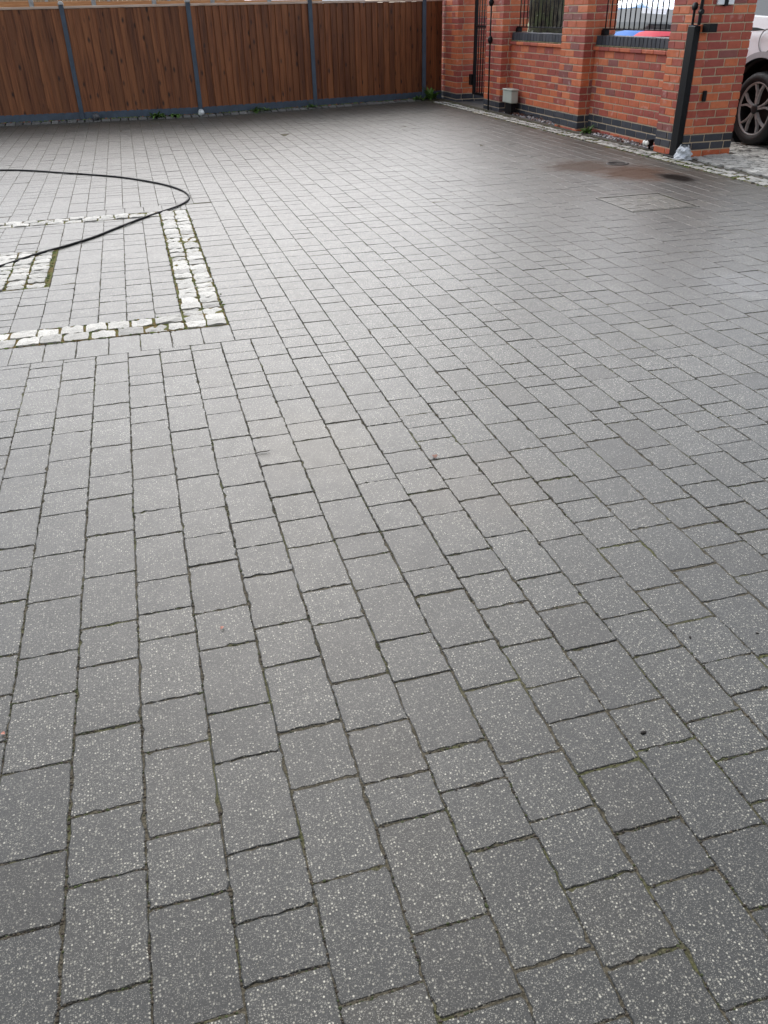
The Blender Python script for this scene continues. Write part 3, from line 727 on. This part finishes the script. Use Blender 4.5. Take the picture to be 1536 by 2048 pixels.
# two round stones at the fence foot
def ball(name, r, loc, m, label, seed):
    v, f = [], []; n1, n2 = 16, 10
    for i in range(n2+1):
        for j in range(n1):
            a, b = 2*math.pi*j/n1, math.pi*i/n2; d = Vector((math.sin(b)*math.cos(a), math.sin(b)*math.sin(a), math.cos(b)))
            rr = r*(1+.10*noise.noise(d*1.7+Vector((seed, 0, 0)))); v.append(tuple(d*rr))
    for i in range(n2):
        for j in range(n1): f.append([i*n1+j, (i+1)*n1+j, (i+1)*n1+(j+1) % n1, i*n1+(j+1) % n1])
    tag(link(name, mesh(name, v, f, m, True), None, loc), label, 'stone')
ball('round_stone', .058, (-.60, 16.20, .066), M_STONE, 'dark round stone at the foot of the fence, near its leftmost post', 1)
ball('round_stone', .056, (1.17, 16.06, .064), M_PALESTONE, 'pale round stone at the foot of the middle fence post', 5)

# ------------------------------------------------------------------ hose
HP = [(-3.6, 11.65), (-2.6, 11.45), (-1.606, 11.136), (-1.256, 10.948), (-0.905, 10.65), (-0.566, 10.363), (-0.239, 10.051), (0.07, 9.622), (0.262, 9.261), (0.369, 8.951), (0.409, 8.681), (0.403, 8.523), (0.362, 8.357), (0.271, 8.169), (0.149, 8.004), (-0.035, 7.783), (-0.25, 7.47), (-0.447, 7.165), (-0.631, 6.952), (-0.806, 6.787), (-0.953, 6.623), (-1.091, 6.453), (-1.6, 5.95), (-2.4, 5.3), (-3.4, 4.8)]
def catmull(pts, n=6):
    out = []
    for i in range(len(pts)-1):
        p0, p1, p2, p3 = (Vector(pts[max(0, min(len(pts)-1, i+q_))]) for q_ in (-1, 0, 1, 2))
        for s in range(n):
            t = s/n; out.append(.5*((2*p1)+(p2-p0)*t+(2*p0-5*p1+4*p2-p3)*t*t+(3*p1-p0-3*p2+p3)*t**3))
    out.append(Vector(pts[-1])); return out
tag(MB().tube(catmull([(x, y, .0092) for x, y in HP]), .0088, 10).build('hose', M_HOSE, None, smooth=True), 'black rubber hose lying in a loop across the paving and pale setts', 'hose')

# ------------------------------------------------------------------ small plants, leaves, grit
def leaf_geo(base, az, length, width, rise, droop, v, f):
    b = len(v); n = 4; d = Vector((math.cos(az), math.sin(az), 0)); s = Vector((-d.y, d.x, 0))
    for i in range(n+1):
        t = i/n; c = Vector(base)+d*(length*t*(1-.15*t))+Vector((0, 0, rise*t-droop*t*t)); w = width*(math.sin(math.pi*(.12+.86*t))**.8)*.5
        fold = Vector((0, 0, w*.5))
        v += [tuple(c-s*w+fold), tuple(c), tuple(c+s*w+fold)]
    for i in range(n):
        q = b+i*3; f += [[q, q+1, q+4, q+3], [q+1, q+2, q+5, q+4]]
def weed(loc, n, size, label, seed, flat=.5):
    rw = random.Random(seed); v, f = [], []
    for i in range(n):
        leaf_geo((rw.gauss(0, size*.12), rw.gauss(0, size*.08), 0), rw.uniform(0, 2*math.pi), size*rw.uniform(.45, 1.0), size*rw.uniform(.16, .30), size*rw.uniform(.3, 1.1)*(1-flat*.5), size*rw.uniform(.1, .7), v, f)
    tag(link('weed', mesh('weed', v, f, M_LEAFG, True), None, (loc[0], loc[1],   .022 if loc[1] > 15.5 else 0)), label, 'plant', 'weeds along the fence and wall')
weed((6.10, 11.27), 34, .15, 'bright green leafy weed at the foot of a brick pillar', 1, .3)
weed((5.70, 16.93), 27, 0.270, 'tallest green weed in the corner where fence meets brick pillar', 2, .1)
weed((5.42, 16.93), 18, 0.162, 'small green weed just left of the corner weed, under the fence', 3)
weed((3.24, 16.46), 15, 0.162, 'small green weed at the foot of a right hand fence post', 4)
weed((2.15, 16.25), 21, 0.176, 'low green weed under the fence, right of the pale round stone', 5, .8)
weed((2.35, 16.28), 13, 0.135, 'smaller low weed beside the one right of the pale round stone', 8, .8)
weed((.42, 16.13), 33, 0.203, 'spreading green weed under the fence, left of the pale round stone', 6, .7)
weed((.72, 16.12), 27, 0.176, 'flat green weed under the fence, nearest the pale round stone', 7, .9)
# moss and leaf crumbs in the gutter under the fence, pebbles and dead leaves at the wall foot
def scatter(name, n, place, size, mats, seed, kind='stuff', label=None, leafy=False):
    rw = random.Random(seed); v, f, mi = [], [], []
    for i in range(n):
        x, y = place(rw); s = size*rw.uniform(.5, 1.3); m = rw.randrange(len(mats)); b = len(v)
        if leafy:
            fb = len(f); leaf_geo((x, y, rw.uniform(.004, .02)), rw.uniform(0, 6.28), s*2, s*1.1, rw.uniform(-.005, .03), rw.uniform(0, .03), v, f); mi += [m]*(len(f)-fb)
        else:
            sq = rw.uniform(.5, .9); a0 = rw.uniform(0, 6.28); ring = []
            v.append((x, y, s*sq)); 
            for h, rr in ((.55, .8), (-.1, 1.0)):
                for q_ in range(6):
                    a = a0+q_*math.pi/3; e = rr*s*rw.uniform(.75, 1.15); v.append((x+e*math.cos(a), y+e*.8*math.sin(a), h*s*sq))
            for q_ in range(6):
                f.append([b, b+1+q_, b+1+(q_+1) % 6]); f.append([b+1+q_, b+7+q_, b+7+(q_+1) % 6, b+1+(q_+1) % 6]); mi += [m, m]
    me = mesh(name, v, f, None)
    for m in mats: me.materials.append(m)
    me.polygons.foreach_set('material_index', mi); o = link(name, me); tag(o, label, None, None, kind); return o
PEB = [plain('pebble_white', (.62, .60, .58), .5), plain('pebble_grey', (.25, .25, .26), .5), plain('pebble_black', (.03, .03, .033), .5), plain('pebble_brown', (.25, .14, .10), .5)]
def wallfoot(rw):
    y = rw.choice((rw.uniform(12.25, 14.2), rw.uniform(9.55, 11.15))); return rw.uniform(6.10, 6.235), y
o = scatter('pebbles', 900, wallfoot, .017, PEB, 4, label='mixed white and dark pebbles lying along the foot of the low walls'); o['category'] = 'gravel'
def leafplace(rw):
    y = rw.gauss(13.7, .35) if rw.random() < .6 else rw.uniform(9.6, 14.2); return rw.uniform(6.06, 6.235), min(14.35, max(9.6, y))
o = scatter('dead_leaves', 90, leafplace, .03, [M_LEAFD, plain('dead_leaf_dark', (.07, .03, .02), .8)], 5, leafy=True, label='brown dead leaves blown against the foot of the low walls'); o['category'] = 'leaves'
def gutter(rw):
    x = rw.uniform(-3.2, 5.9); return x, fence_y(x)-.05+rw.gauss(0, .012)
M_MOSS = plain('moss', (.075, .105, .022), .95, var=.5, sc=30, bump=.6)
o = scatter('gutter_moss', 1100, gutter, .020, [M_MOSS, M_GRIT, M_MOSS, M_LEAFD], 6, label='moss and dark crumbs along the sett row under the fence'); o['category'] = 'moss'; o.location.z = .022
def stripmoss(rw):
    y = rw.uniform(6.5, 16.5); return strip_x(y)+rw.choice((-.012, .116, .24))+rw.gauss(0, .008), y
o = scatter('strip_moss', 900, stripmoss, .011, [M_MOSS, M_GRIT], 9, label='moss in the gaps of the sett strip beside the brick wall'); o['category'] = 'moss'
def sqmoss(rw):
    r0 = rw.random()
    if r0 < .45: return rw.choice((.096, .219, .343))+rw.gauss(0, .006), rw.uniform(4.64, 8.0)
    if r0 < .75: return rw.uniform(-1.3, .1), rw.choice((4.63, 4.76, 4.888))+rw.gauss(0, .005)
    return rw.choice((-.738, -.871, -1.001))+rw.gauss(0, .006), rw.uniform(5.82, 6.86)
o = scatter('sett_moss', 700, sqmoss, .008, [M_MOSS, plain('moss_brown', (.13, .085, .025), .95, var=.4), M_MOSS], 10, label='yellow green moss in the gaps of the sett square'); o['category'] = 'moss'
near_j = [p for p in pv[:520]]
def jointcrumb(rw):
    p = rw.choice(near_j)
    for _ in range(30):
        if rw.random() < .5: x, y = p[0]+rw.gauss(0, .0016), rw.uniform(p[2], p[3])
        else: x, y = rw.uniform(p[0], p[1]), p[2]+rw.gauss(0, .0018)
        if noise.noise((x*2.6, y*2.6, 3.3))+.35*noise.noise((x*17, y*17, 1)) > rw.uniform(-.35, .35): break
        p = rw.choice(near_j)
    return x, y
o = scatter('joint_moss', 16000, jointcrumb, .0034, [M_TWIG, plain('soil', (.065, .052, .036), .95, var=.4), plain('moss_dark', (.035, .045, .014), .95, var=.5)], 12, label='crumbs of soil and moss in the paving joints'); o['category'] = 'moss'
o.location.z = -.0018
def flat_leaf(loc, s, m, label, seed):
    v, f = [], []; rw = random.Random(seed); leaf_geo((-s/2, 0, .003), 0, s, s*.7, .004, .003, v, f)
    tag(link('fallen_leaf', mesh('fallen_leaf', v, f, m, True), None, (loc[0], loc[1], .001), (0, 0, rw.uniform(0, 6))), label, 'leaf', 'fallen leaves on the paving')
flat_leaf((.015, 1.90), .014, M_LEAFR, 'tiny pinkish leaf lying on a paver in the left foreground', 1)
flat_leaf((-.556, 1.647), .014, M_LEAFR, 'small orange leaf on a joint at the left edge of the paving', 2)
flat_leaf((.945, 2.72), .030, M_LEAFD, 'curled brown leaf scrap in a paving joint near the middle', 3)
tag(MB().tube([(0, 0, .004), (.022, .006, .005), (.045, .001, .006), (.06, .008, .005)], [.0022, .002, .0018, .0012], 6).build('twig', M_TWIG, None, (.262, 2.965, .001)), 'short dark twig lying across a paving joint', 'twig')
for i, (x, y, s, lb) in enumerate([(.967, 1.194, .006, 'black seed on a short paver in the right foreground'), (1.28, 1.47, .004, 'black crumb on a paver edge at the right, above the black seed'), (1.47, 1.43, .0035, 'smallest dark crumb near the right edge of the paving')]):
    v, f = [], []; 
    for q_ in range(3):
        for j in range(8):
            a = j*math.pi/4; rr = s*(1, .85, .3)[q_]; v.append((rr*math.cos(a)*1.4, rr*math.sin(a)*.8, s*(0, .45, .7)[q_]+.0005))
    f = [[q_*8+j, q_*8+(j+1) % 8, q_*8+8+(j+1) % 8, q_*8+8+j] for q_ in range(2) for j in range(8)]+[[16+j for j in range(8)]]
    tag(link('seed', mesh('seed', v, f, M_GRIT), None, (x, y, 0), (0, 0, i*1.3)), lb, 'seed', 'dark crumbs on the paving')

# ------------------------------------------------------------------ vehicles
def make_wheel(parent, loc, side, R_=.39, rim=.29, width=.23, spokes=True):
    w = empty('wheel', loc); w.parent = parent
    p = [(rim-.005, -width/2+.02), (rim+.02, -width/2), (R_-.03, -width/2), (R_-.006, -width/2+.03), (R_, 0), (R_-.006, width/2-.03), (R_-.03, width/2), (rim+.02, width/2), (rim-.005, width/2-.02)]
    MB().lathe(p, 40, 'Y').build('tyre', M_RUBBER, w, smooth=True)
    s = side; o = s*(width/2-.035)
    MB().lathe([(rim, o), (rim-.012, o+s*.012), (rim-.025, o+s*.004), (rim-.03, o-s*.16), (.0, o-s*.16)], 40, 'Y').build('rim', M_DARKALLOY, w)
    MB().lathe([(rim-.002, o+s*.004), (rim-.006, o+s*.018), (rim-.020, o+s*.018), (rim-.026, o+s*.002)], 40, 'Y').build('rim_lip', M_ALLOY, w, smooth=True)
    if spokes:
        for i in range(5):
            a = 2*math.pi*i/5+.3
            mb = MB()
            for da, db in ((-.13, -.27), (.13, .27)):
                pts = []
                for rr, off in ((.045, da*.9), (.13, da*.9), (.19, db*.55), (rim-.018, db)):
                    an = a+off*(1 if rr > .1 else 1.6); pts.append(Vector((rr*math.cos(an), 0, rr*math.sin(an))))
                for p0, p1 in zip(pts, pts[1:]):
                    d = (p1-p0).normalized(); n_ = Vector((-d.z, 0, d.x))*.0085; y0, y1 = Vector((0, o-s*.02, 0)), Vector((0, o+s*.012, 0))
                    q0, q1 = p0-d*.004, p1+d*.004
                    mb.add([q0-n_*1.5+y0, q0+n_*1.5+y0, q1+n_*1.5+y0, q1-n_*1.5+y0, q0-n_+y1, q0+n_+y1, q1+n_+y1, q1-n_+y1], [[0, 1, 2, 3], [7, 6, 5, 4], [0, 4, 5, 1], [1, 5, 6, 2], [2, 6, 7, 3], [3, 7, 4, 0]])
            mb.build('spoke', M_ALLOY, w)
        MB().lathe([(.058, o-s*.02), (.052, o+s*.02), (.03, o+s*.026), (.0, o+s*.026)], 20, 'Y').build('hub', M_DARKALLOY, w, smooth=True)
    return w
def interp(tab, x):
    for (a, b), (c, d) in zip(tab, tab[1:]):
        if x <= c: t = max(0, (x-a)/(c-a)); t = t*t*(3-2*t) if len(tab) > 90 else t; return b+(d-b)*t
    return tab[-1][1]
def make_car(name, label, loc, rz, paint, roofpaint, scale=(1, 1, 1), belt=None, roof=None, suv=True, pillar_mat=None, pillars=((-.95, -.83), (.18, .26)), gf=.9):
    t = empty(name, loc, rz); t.scale = scale; tag(t, label, 'car')
    HW = .95; ax = 1.36
    belt = belt or [(-2.22, 1.02), (-2.16, 1.24), (-2.0, 1.335), (-1.2, 1.30), (0, 1.22), (.85, 1.16), (1.2, 1.12), (1.8, 1.02), (2.12, .88), (2.22, .70)]
    roof = roof or [(-2.06, 1.30), (-1.86, 1.56), (-1.55, 1.70), (-.6, 1.74), (.1, 1.70), (.55, 1.52), (1.12, 1.12)]
    def low(x):
        z = .30
        for c in (-ax, ax):
            d = abs(x-c)
            if d < .53: z = max(z, .40+math.sqrt(.53*.53-d*d)*1.0)
        if x < -2.0: z = max(z, .30+(-2.0-x)*.6)
        if x > 2.0: z = max(z, .30+(x-2.0)*.5)
        return z
    xs = sorted(set([round(-2.22+i*.06, 3) for i in range(75)]+[c+.53*math.cos(math.pi*i/24) for c in (-ax, ax) for i in range(25)]))
    xs = [x for x in xs if -2.22 <= x <= 2.22]
    def hw(x, z):
        e = max(0, abs(x)-1.7); e = .30*e*e+.30*max(0, abs(x)-2.05)
        return HW-.05*((z-.72)/.55)**2-e+.012*max(0, 1-abs(z-1.13)/.06)
    nz = 12
    for side in (-1, 1):
        v, f = [], []
        for x in xs:
            a, b = low(x), interp(belt, x)
            for j in range(nz+1):
                z = a+(b-a)*j/nz; v.append((x, side*hw(x, z), z))
        for i in range(len(xs)-1):
            for j in range(nz):
                q_ = [i*(nz+1)+j, (i+1)*(nz+1)+j, (i+1)*(nz+1)+j+1, i*(nz+1)+j+1]; f.append(q_ if side < 0 else q_[::-1])
        link('side_panel', mesh('side_panel', v, f, paint, True), t)
    v, f = [], []; ny = 10
    for x in xs:
        b = interp(belt, x); h = hw(x, b)
        for j in range(ny+1):
            u = -1+2*j/ny; v.append((x, h*u, b+.05*(1-u*u)))
    for i in range(len(xs)-1):
        for j in range(ny): f.append([i*(ny+1)+j, (i+1)*(ny+1)+j, (i+1)*(ny+1)+j+1, i*(ny+1)+j+1])
    link('bonnet_deck', mesh('bonnet_deck', v, f, paint, True), t)
    for x, nme in ((xs[0], 'tailgate'), (xs[-1], 'front_bumper')):
        a, b = low(x), interp(belt, x); h0, h1 = hw(x, a), hw(x, b)
        link(nme, mesh(nme, [(x, -h0, a), (x, h0, a), (x, h1, b), (x, -h1, b)], [[0, 1, 2, 3]], paint), t)
    MB().box(-2.1, 2.1, -.70, .70, .22, .95).build('underbody', M_RUBBER, t)
    for c in (-ax, ax): MB().lathe([(.52, -.90), (.50, -.88), (.50, .88), (.52, .90)], 32, 'Y', (c, 0, .40)).build('wheel_well', M_RUBBER, t)
    # cabin: glass all round, painted roof and pillars
    rx = [r_[0] for r_ in roof]; xs2 = [rx[0]+(rx[-1]-rx[0])*i/40 for i in range(41)]
    def chw(x, z): return .86-.30*max(0, z-1.2)-.02
    for nme, m, z0f, z1f, inset in (('side_glass', M_GLASS, 0, .86, 0),):
        v, f = [], []
        for x in xs2:
            a, b = interp(belt, x)-.03, interp(roof, x); b = a+(b-a)*gf
            for s in (-1, 1):
                for j in range(5):
                    z = a+(b-a)*j/4; v.append((x, s*chw(x, z), z))
        for i in range(40):
            for s in (0, 1):
                for j in range(4):
                    q_ = [i*10+s*5+j, (i+1)*10+s*5+j, (i+1)*10+s*5+j+1, i*10+s*5+j+1]; f.append(q_ if s == 0 else q_[::-1])
        link(nme, mesh(nme, v, f, m, True), t)
    v, f = [], []
    for x in xs2:
        a, b = interp(belt, x)-.03, interp(roof, x); zb_ = a+(b-a)*gf; h = chw(x, zb_)
        for j in range(9): u = -1+j/4; v.append((x, h*u*1.005, zb_+(b-zb_)*(1-abs(u)**3)))
    fr, fg = [], []
    for i in range(40):
        x = xs2[i]
        for j in range(8):
            q_ = [i*9+j, (i+1)*9+j, (i+1)*9+j+1, i*9+j+1]
            (fr if roof[2][0] <= x < roof[4][0] or j in (0, 7) else fg).append(q_)
    link('roof', mesh('roof', v, fr, roofpaint, True), t); link('windscreen', mesh('windscreen', v, fg, M_GLASS, True), t)
    for s in (-1, 1):
        for x0, x1 in pillars:
            v = []
            for x in (x0, x1):
                a, b = interp(belt, x)-.02, interp(roof, x); b = a+(b-a)*gf
                for z in (a, b): v.append((x, s*(chw(x, z)+.006), z))
            link('door_pillar', mesh('door_pillar', v, [[0, 2, 3, 1]], pillar_mat or M_BLACK), t)
        # tail lamp reaching round the corner, arch trim, sill, handle
        v = []
        for x, z, dz in ((-2.19, 1.08, .075), (-2.1, 1.135, .075), (-1.9, 1.168, .055), (-1.6, 1.185, .030), (-1.45, 1.192, .006)):
            v += [(x, s*(hw(x, z)+.006), z), (x, s*(hw(x, z+dz)+.006), z+dz)]
        link('tail_lamp', mesh('tail_lamp', v, [[i*2, i*2+2, i*2+3, i*2+1] for i in range(4)], M_BLACK), t)
        for c in (-ax, ax):
            v, f = [], []
            for i in range(25):
                a = math.pi*i/24
                for rr in (.525, .585): x, z = c+rr*math.cos(a), .40+rr*math.sin(a); v.append((x, s*(hw(x, z)+.009), z))
            for i in range(24): f.append([i*2, i*2+1, i*2+3, i*2+2])
            link('arch_trim', mesh('arch_trim', v, f, M_GREYTRIM if suv else paint, True), t)
            make_wheel(t, (c, s*.83, .395), s)
        MB().box(-.72, .72, s*.90-.03, s*.90+.03, .27, .36, .01).build('sill', M_GREYTRIM, t)
        for x in (-.55, .45): MB().box(x-.1, x+.1, s*.945-.012, s*.945+.012, 1.02, 1.045, .006).build('door_handle', paint, t)
    return t
car = make_car('parked_car', 'white car with twin spoke alloy wheels, parked beside the widest pillar', (8.24, 7.93, 0), -math.pi/2, M_WHITE, M_WHITE, (1.035, 1.035, 1.035))
MB().lathe([(.108, -.004), (.114, .003), (.120, .003), (.124, -.004)], 36, 'Y', (-1.36, -.944, 1.085)).build('fuel_flap', M_GREYTRIM, car)
car2 = make_car('parked_car', 'pale blue car with a broad white rear pillar, parked behind the railings', (9.45, 15.4, 0), math.pi/2, M_LBLUE, M_LBLUE, (1.0, .96, 1.0),
         belt=[(-2.22, .90), (-2.16, 1.06), (-2.0, 1.13), (-1.2, 1.14), (0, 1.11), (.85, 1.06), (1.2, 1.03), (1.8, .95), (2.12, .82), (2.22, .66)],
         roof=[(-2.10, 1.10), (-2.0, 1.40), (-1.80, 1.66), (-.6, 1.72), (.3, 1.68), (.65, 1.45), (1.15, 1.03)], suv=False, pillar_mat=M_WHITE, pillars=((-1.62, -.82), (.18, .26)), gf=.60)
# a van and a car beyond the fence
def van(name, label, cat, loc, m, Ln, Hh, rz=0):
    t = empty(name, loc, rz); tag(t, label, cat); w = .95
    prof = [(-Ln/2, .4), (-Ln/2-.03, 1.1), (-Ln/2+.10, Hh-.12), (-Ln/2+.35, Hh), (Ln/2-1.5, Hh), (Ln/2-1.2, Hh-.06), (Ln/2-.55, 1.15), (Ln/2-.05, .95), (Ln/2, .5), (Ln/2-.1, .35)]
    v = [(x, s*w*(1 if z < 1.2 else .93), z) for s in (-1, 1) for x, z in prof]; n = len(prof)
    link('body', mesh('body', v, [list(range(n)), list(range(2*n-1, n-1, -1))]+[[i, n+i, n+(i+1) % n, (i+1) % n] for i in range(n)], m), t)
    for s in (-1, 1):
        a = s*(w+.004)
        MB().box(Ln/2-2.1, Ln/2-1.25, a*.95-.012, a*.95+.012, 1.2, Hh-.25, .005).build('side_window', M_GLASS, t)
        for x in (-Ln/2+.8, Ln/2-.8): MB().lathe([(.0, -.1), (.3, -.1), (.33, -.06), (.33, .06), (.3, .1), (.0, .1)], 24, 'Y', (x, s*.86, .33)).build('wheel', M_RUBBER, t)
    return t
van('parked_van', 'dark blue van roof showing above the fence at the far left', 'van', (-4.35, 27.5, 0), M_NAVY, 4.7, 1.965, 0)
van('parked_van', 'white van roof just showing above the fence, left of centre', 'van', (5.0, 28.5, 0), M_WHITE, 4.6, 1.99, math.pi)

# wheelie bins behind the second wall
def bin_(label, loc, lidm, h=1.06):
    t = empty('wheelie_bin', loc); tag(t, label, 'bin', 'wheelie bins behind the wall')
    a, b = .22, .28
    v = [(-a, -a, .06), (a, -a, .06), (a, a, .06), (-a, a, .06), (-b, -b, h-.08), (b, -b, h-.08), (b, b, h-.08), (-b, b, h-.08)]
    link('body', mesh('body', v, [[3, 2, 1, 0], [0, 1, 5, 4], [1, 2, 6, 5], [2, 3, 7, 6], [3, 0, 4, 7], [4, 5, 6, 7]], M_BINBODY), t)
    v, f = [], []
    for i in range(7):
        for j in range(7):
            u, w = -1+i/3, -1+j/3; v.append((u*(b+.03), w*(b+.03), h-.075+.08*(1-u**4)*(1-w**4)))
    for i in range(6):
        for j in range(6): f.append([i*7+j, (i+1)*7+j, (i+1)*7+j+1, i*7+j+1])
    link('lid', mesh('lid', v, f, lidm, True), t); MB().tube([(b+.05, -.2, h-.09), (b+.05, .2, h-.09)], .014, 8).build('handle', M_BINBODY, t)
    for s in (-1, 1): MB().lathe([(.0, -.025), (.09, -.025), (.1, 0), (.09, .025), (.0, .025)], 18, 'Y', (.2, s*.25, .1)).build('wheel', M_RUBBER, t)
bin_('wheelie bin with a red lid behind the railings', (8.02, 12.86, 0), M_RED, 1.175)
bin_('wheelie bin with a blue lid behind the railings, left of the red one', (8.06, 13.62, 0), M_BLUEPL, 1.165)

# ------------------------------------------------------------------ things beyond the boundary
nf_ = empty('neighbour_fence', (0, 24, 0)); tag(nf_, 'pale orange timber fence with concrete posts, seen just above the brown fence', 'fence')
sp_ = 1.41; px0 = -1.87
for i in range(-3, 5):
    x = px0+i*sp_
    MB().box(x-.05, x+.05, -.05, .05, -.09, 1.945-.017*(i+1), .012).build('concrete_post', M_CONC, nf_)
    MB().box(x+.052, x+sp_-.052, -.02, .02, 1.60, 1.872-.017*(i+1), .004).build('top_board', M_ORANGE, nf_)
    for j in range(11): MB().box(x+.056+j*.118, x+.056+j*.118+.116, -.012, .010-.001*(j % 2), .0, 1.598).build('board', M_TIMBER, nf_)
bf = empty('tall_timber_fence', (0, 34, 0)); tag(bf, 'tall pale timber fence in the background above the brown fence', 'fence')
x = -4.2
while x < 6.5:
    MB().box(x, x+.148, -.012, .012+.006*rnd.random(), 0, 2.75+rnd.uniform(-.01, .01)).build('board', M_TIMBER, bf); x += .15
for i in range(6): MB().box(-4.2+i*2.0, -4.1+i*2.0, -.12, -.02, 0, 2.3).build('post', M_CONC, bf)

tr = empty('tree', (8.95, 18.55, 0)); tag(tr, 'thick mottled tree trunk behind the left railing', 'tree')
def lumpy(pts, rad, n, amp, seed):
    mb = MB(); mb.tube(pts, rad, n)
    mb.v = [tuple(Vector(q_)*1.0+Vector((noise.noise(Vector(q_)*2.3+Vector((seed, 0, 0)))*amp, noise.noise(Vector(q_)*2.1+Vector((0, seed, 0)))*amp, 0))) for q_ in mb.v]; return mb
tp = [(0, 0, -.05+.25*i) for i in range(22)]
lumpy(tp, [.62-.012*i+(.15 if i == 0 else .06 if i == 1 else 0) for i in range(22)], 28, .16, 3).build('trunk', M_BARK, tr, smooth=True)
rt = random.Random(2); lv, lf = [], []
for i in range(9):
    a = i*.7+rt.random(); z0 = 3.2+i*.22; L_ = rt.uniform(2.0, 3.2)
    pts = [(math.cos(a)*.2+math.cos(a)*L_*s*.8, math.sin(a)*.2+math.sin(a)*L_*s*.8, z0+L_*s*.75-.3*s*s) for s in (0, .2, .4, .6, .8, 1)]
    lumpy(pts, [.16, .13, .10, .07, .045, .02], 8, .1, i).build('limb', M_BARK, tr, smooth=True)
    for j in range(140):
        s = rt.uniform(.4, 1.05); c = (math.cos(a)*L_*s*.8+rt.gauss(0, .4), math.sin(a)*L_*s*.8+rt.gauss(0, .4), z0+L_*s*.75+rt.gauss(0, .35)); leaf_geo(c, rt.uniform(0, 6.28), .12, .07, rt.uniform(-.04, .06), .03, lv, lf)
link('crown', mesh('crown', lv, lf, plain('tree_leaf', (.06, .085, .025), .6, var=.4), True), tr)
iv, if_ = [], []
for i in range(520):
    a = rt.uniform(0, 6.28); z = rt.uniform(.4, 3.2)
    if noise.noise((math.cos(a)*2, math.sin(a)*2, z*1.3)) < -.05: continue
    leaf_geo((math.cos(a)*.64, math.sin(a)*.64, z), a+rt.gauss(0, .8), rt.uniform(.05, .09), .05, rt.uniform(-.05, .02), .02, iv, if_)
link('ivy', mesh('ivy', iv, if_, plain('ivy_leaf', (.055, .062, .026), .5, var=.5), True), tr)

# hedge and grass bank far right, beyond the white car
hv, hf = [], []
for i in range(5200):
    x, y = rt.uniform(14.5, 30), 0; z = .5+abs(rt.gauss(0, .9)); y = 22+rt.gauss(0, .7)-.25*(x-14.5)+6
    leaf_geo((x, y, min(z, 3.0)), rt.uniform(0, 6.28), rt.uniform(.12, .22), .09, rt.uniform(-.08, .1), .05, hv, hf)
hd = empty('hedge', (0, 0, 0)); tag(hd, 'bare brown hedge behind the grass at the top right', 'hedge')
link('foliage', mesh('foliage', hv, hf, plain('hedge_leaf', (.085, .07, .045), .8, var=.5), True), hd)
for i in range(40):
    x = 14.5+i*.39; y = 28-.25*(x-14.5)
    lumpy([(x, y, 0), (x+rt.gauss(0, .1), y, 1.0), (x+rt.gauss(0, .25), y+rt.gauss(0, .2), 2.6)], [.06, .045, .015], 6, .05, i).build('stem', M_BARK, hd)

# unseen building added behind the camera to keep the near paving in shade
ho = empty('house', (0, -1.35, 0)); tag(ho, 'unseen pale building added behind the viewpoint to shade the near paving', 'house')
hm = MB(); hz = 5.8
for x0, x1, z0, z1 in ((-7, -2.6, 0, hz), (-2.6, -1.4, 2.1, hz), (-1.4, 1.2, 0, .9), (-1.4, 1.2, 2.1, hz), (1.2, 7, 0, hz)): hm.box(x0, x1, -.3, 0, z0, z1)
hm.build('wall', M_CONC, ho)
MB().box(-2.6, -1.4, -.2, -.12, 0, 2.1, .004).build('door', M_NAVY, ho)
MB().box(-1.4, 1.2, -.2, -.14, .9, 2.1, .004).build('window', M_GLASS, ho)
rv = [(-7.3, .4, hz), (7.3, .4, hz), (7.3, -3.5, hz+2.6), (-7.3, -3.5, hz+2.6), (-7.3, -7.4, hz), (7.3, -7.4, hz)]
link('roof', mesh('roof', rv, [[0, 1, 2, 3], [3, 2, 5, 4]], M_STEEL), ho)
hm = MB(); hm.box(-7, -6.7, -7, -.3, 0, hz); hm.box(6.7, 7, -7, -.3, 0, hz); hm.box(-6.7, 6.7, -7, -6.7, 0, hz); hm.build('wall', M_CONC, ho)
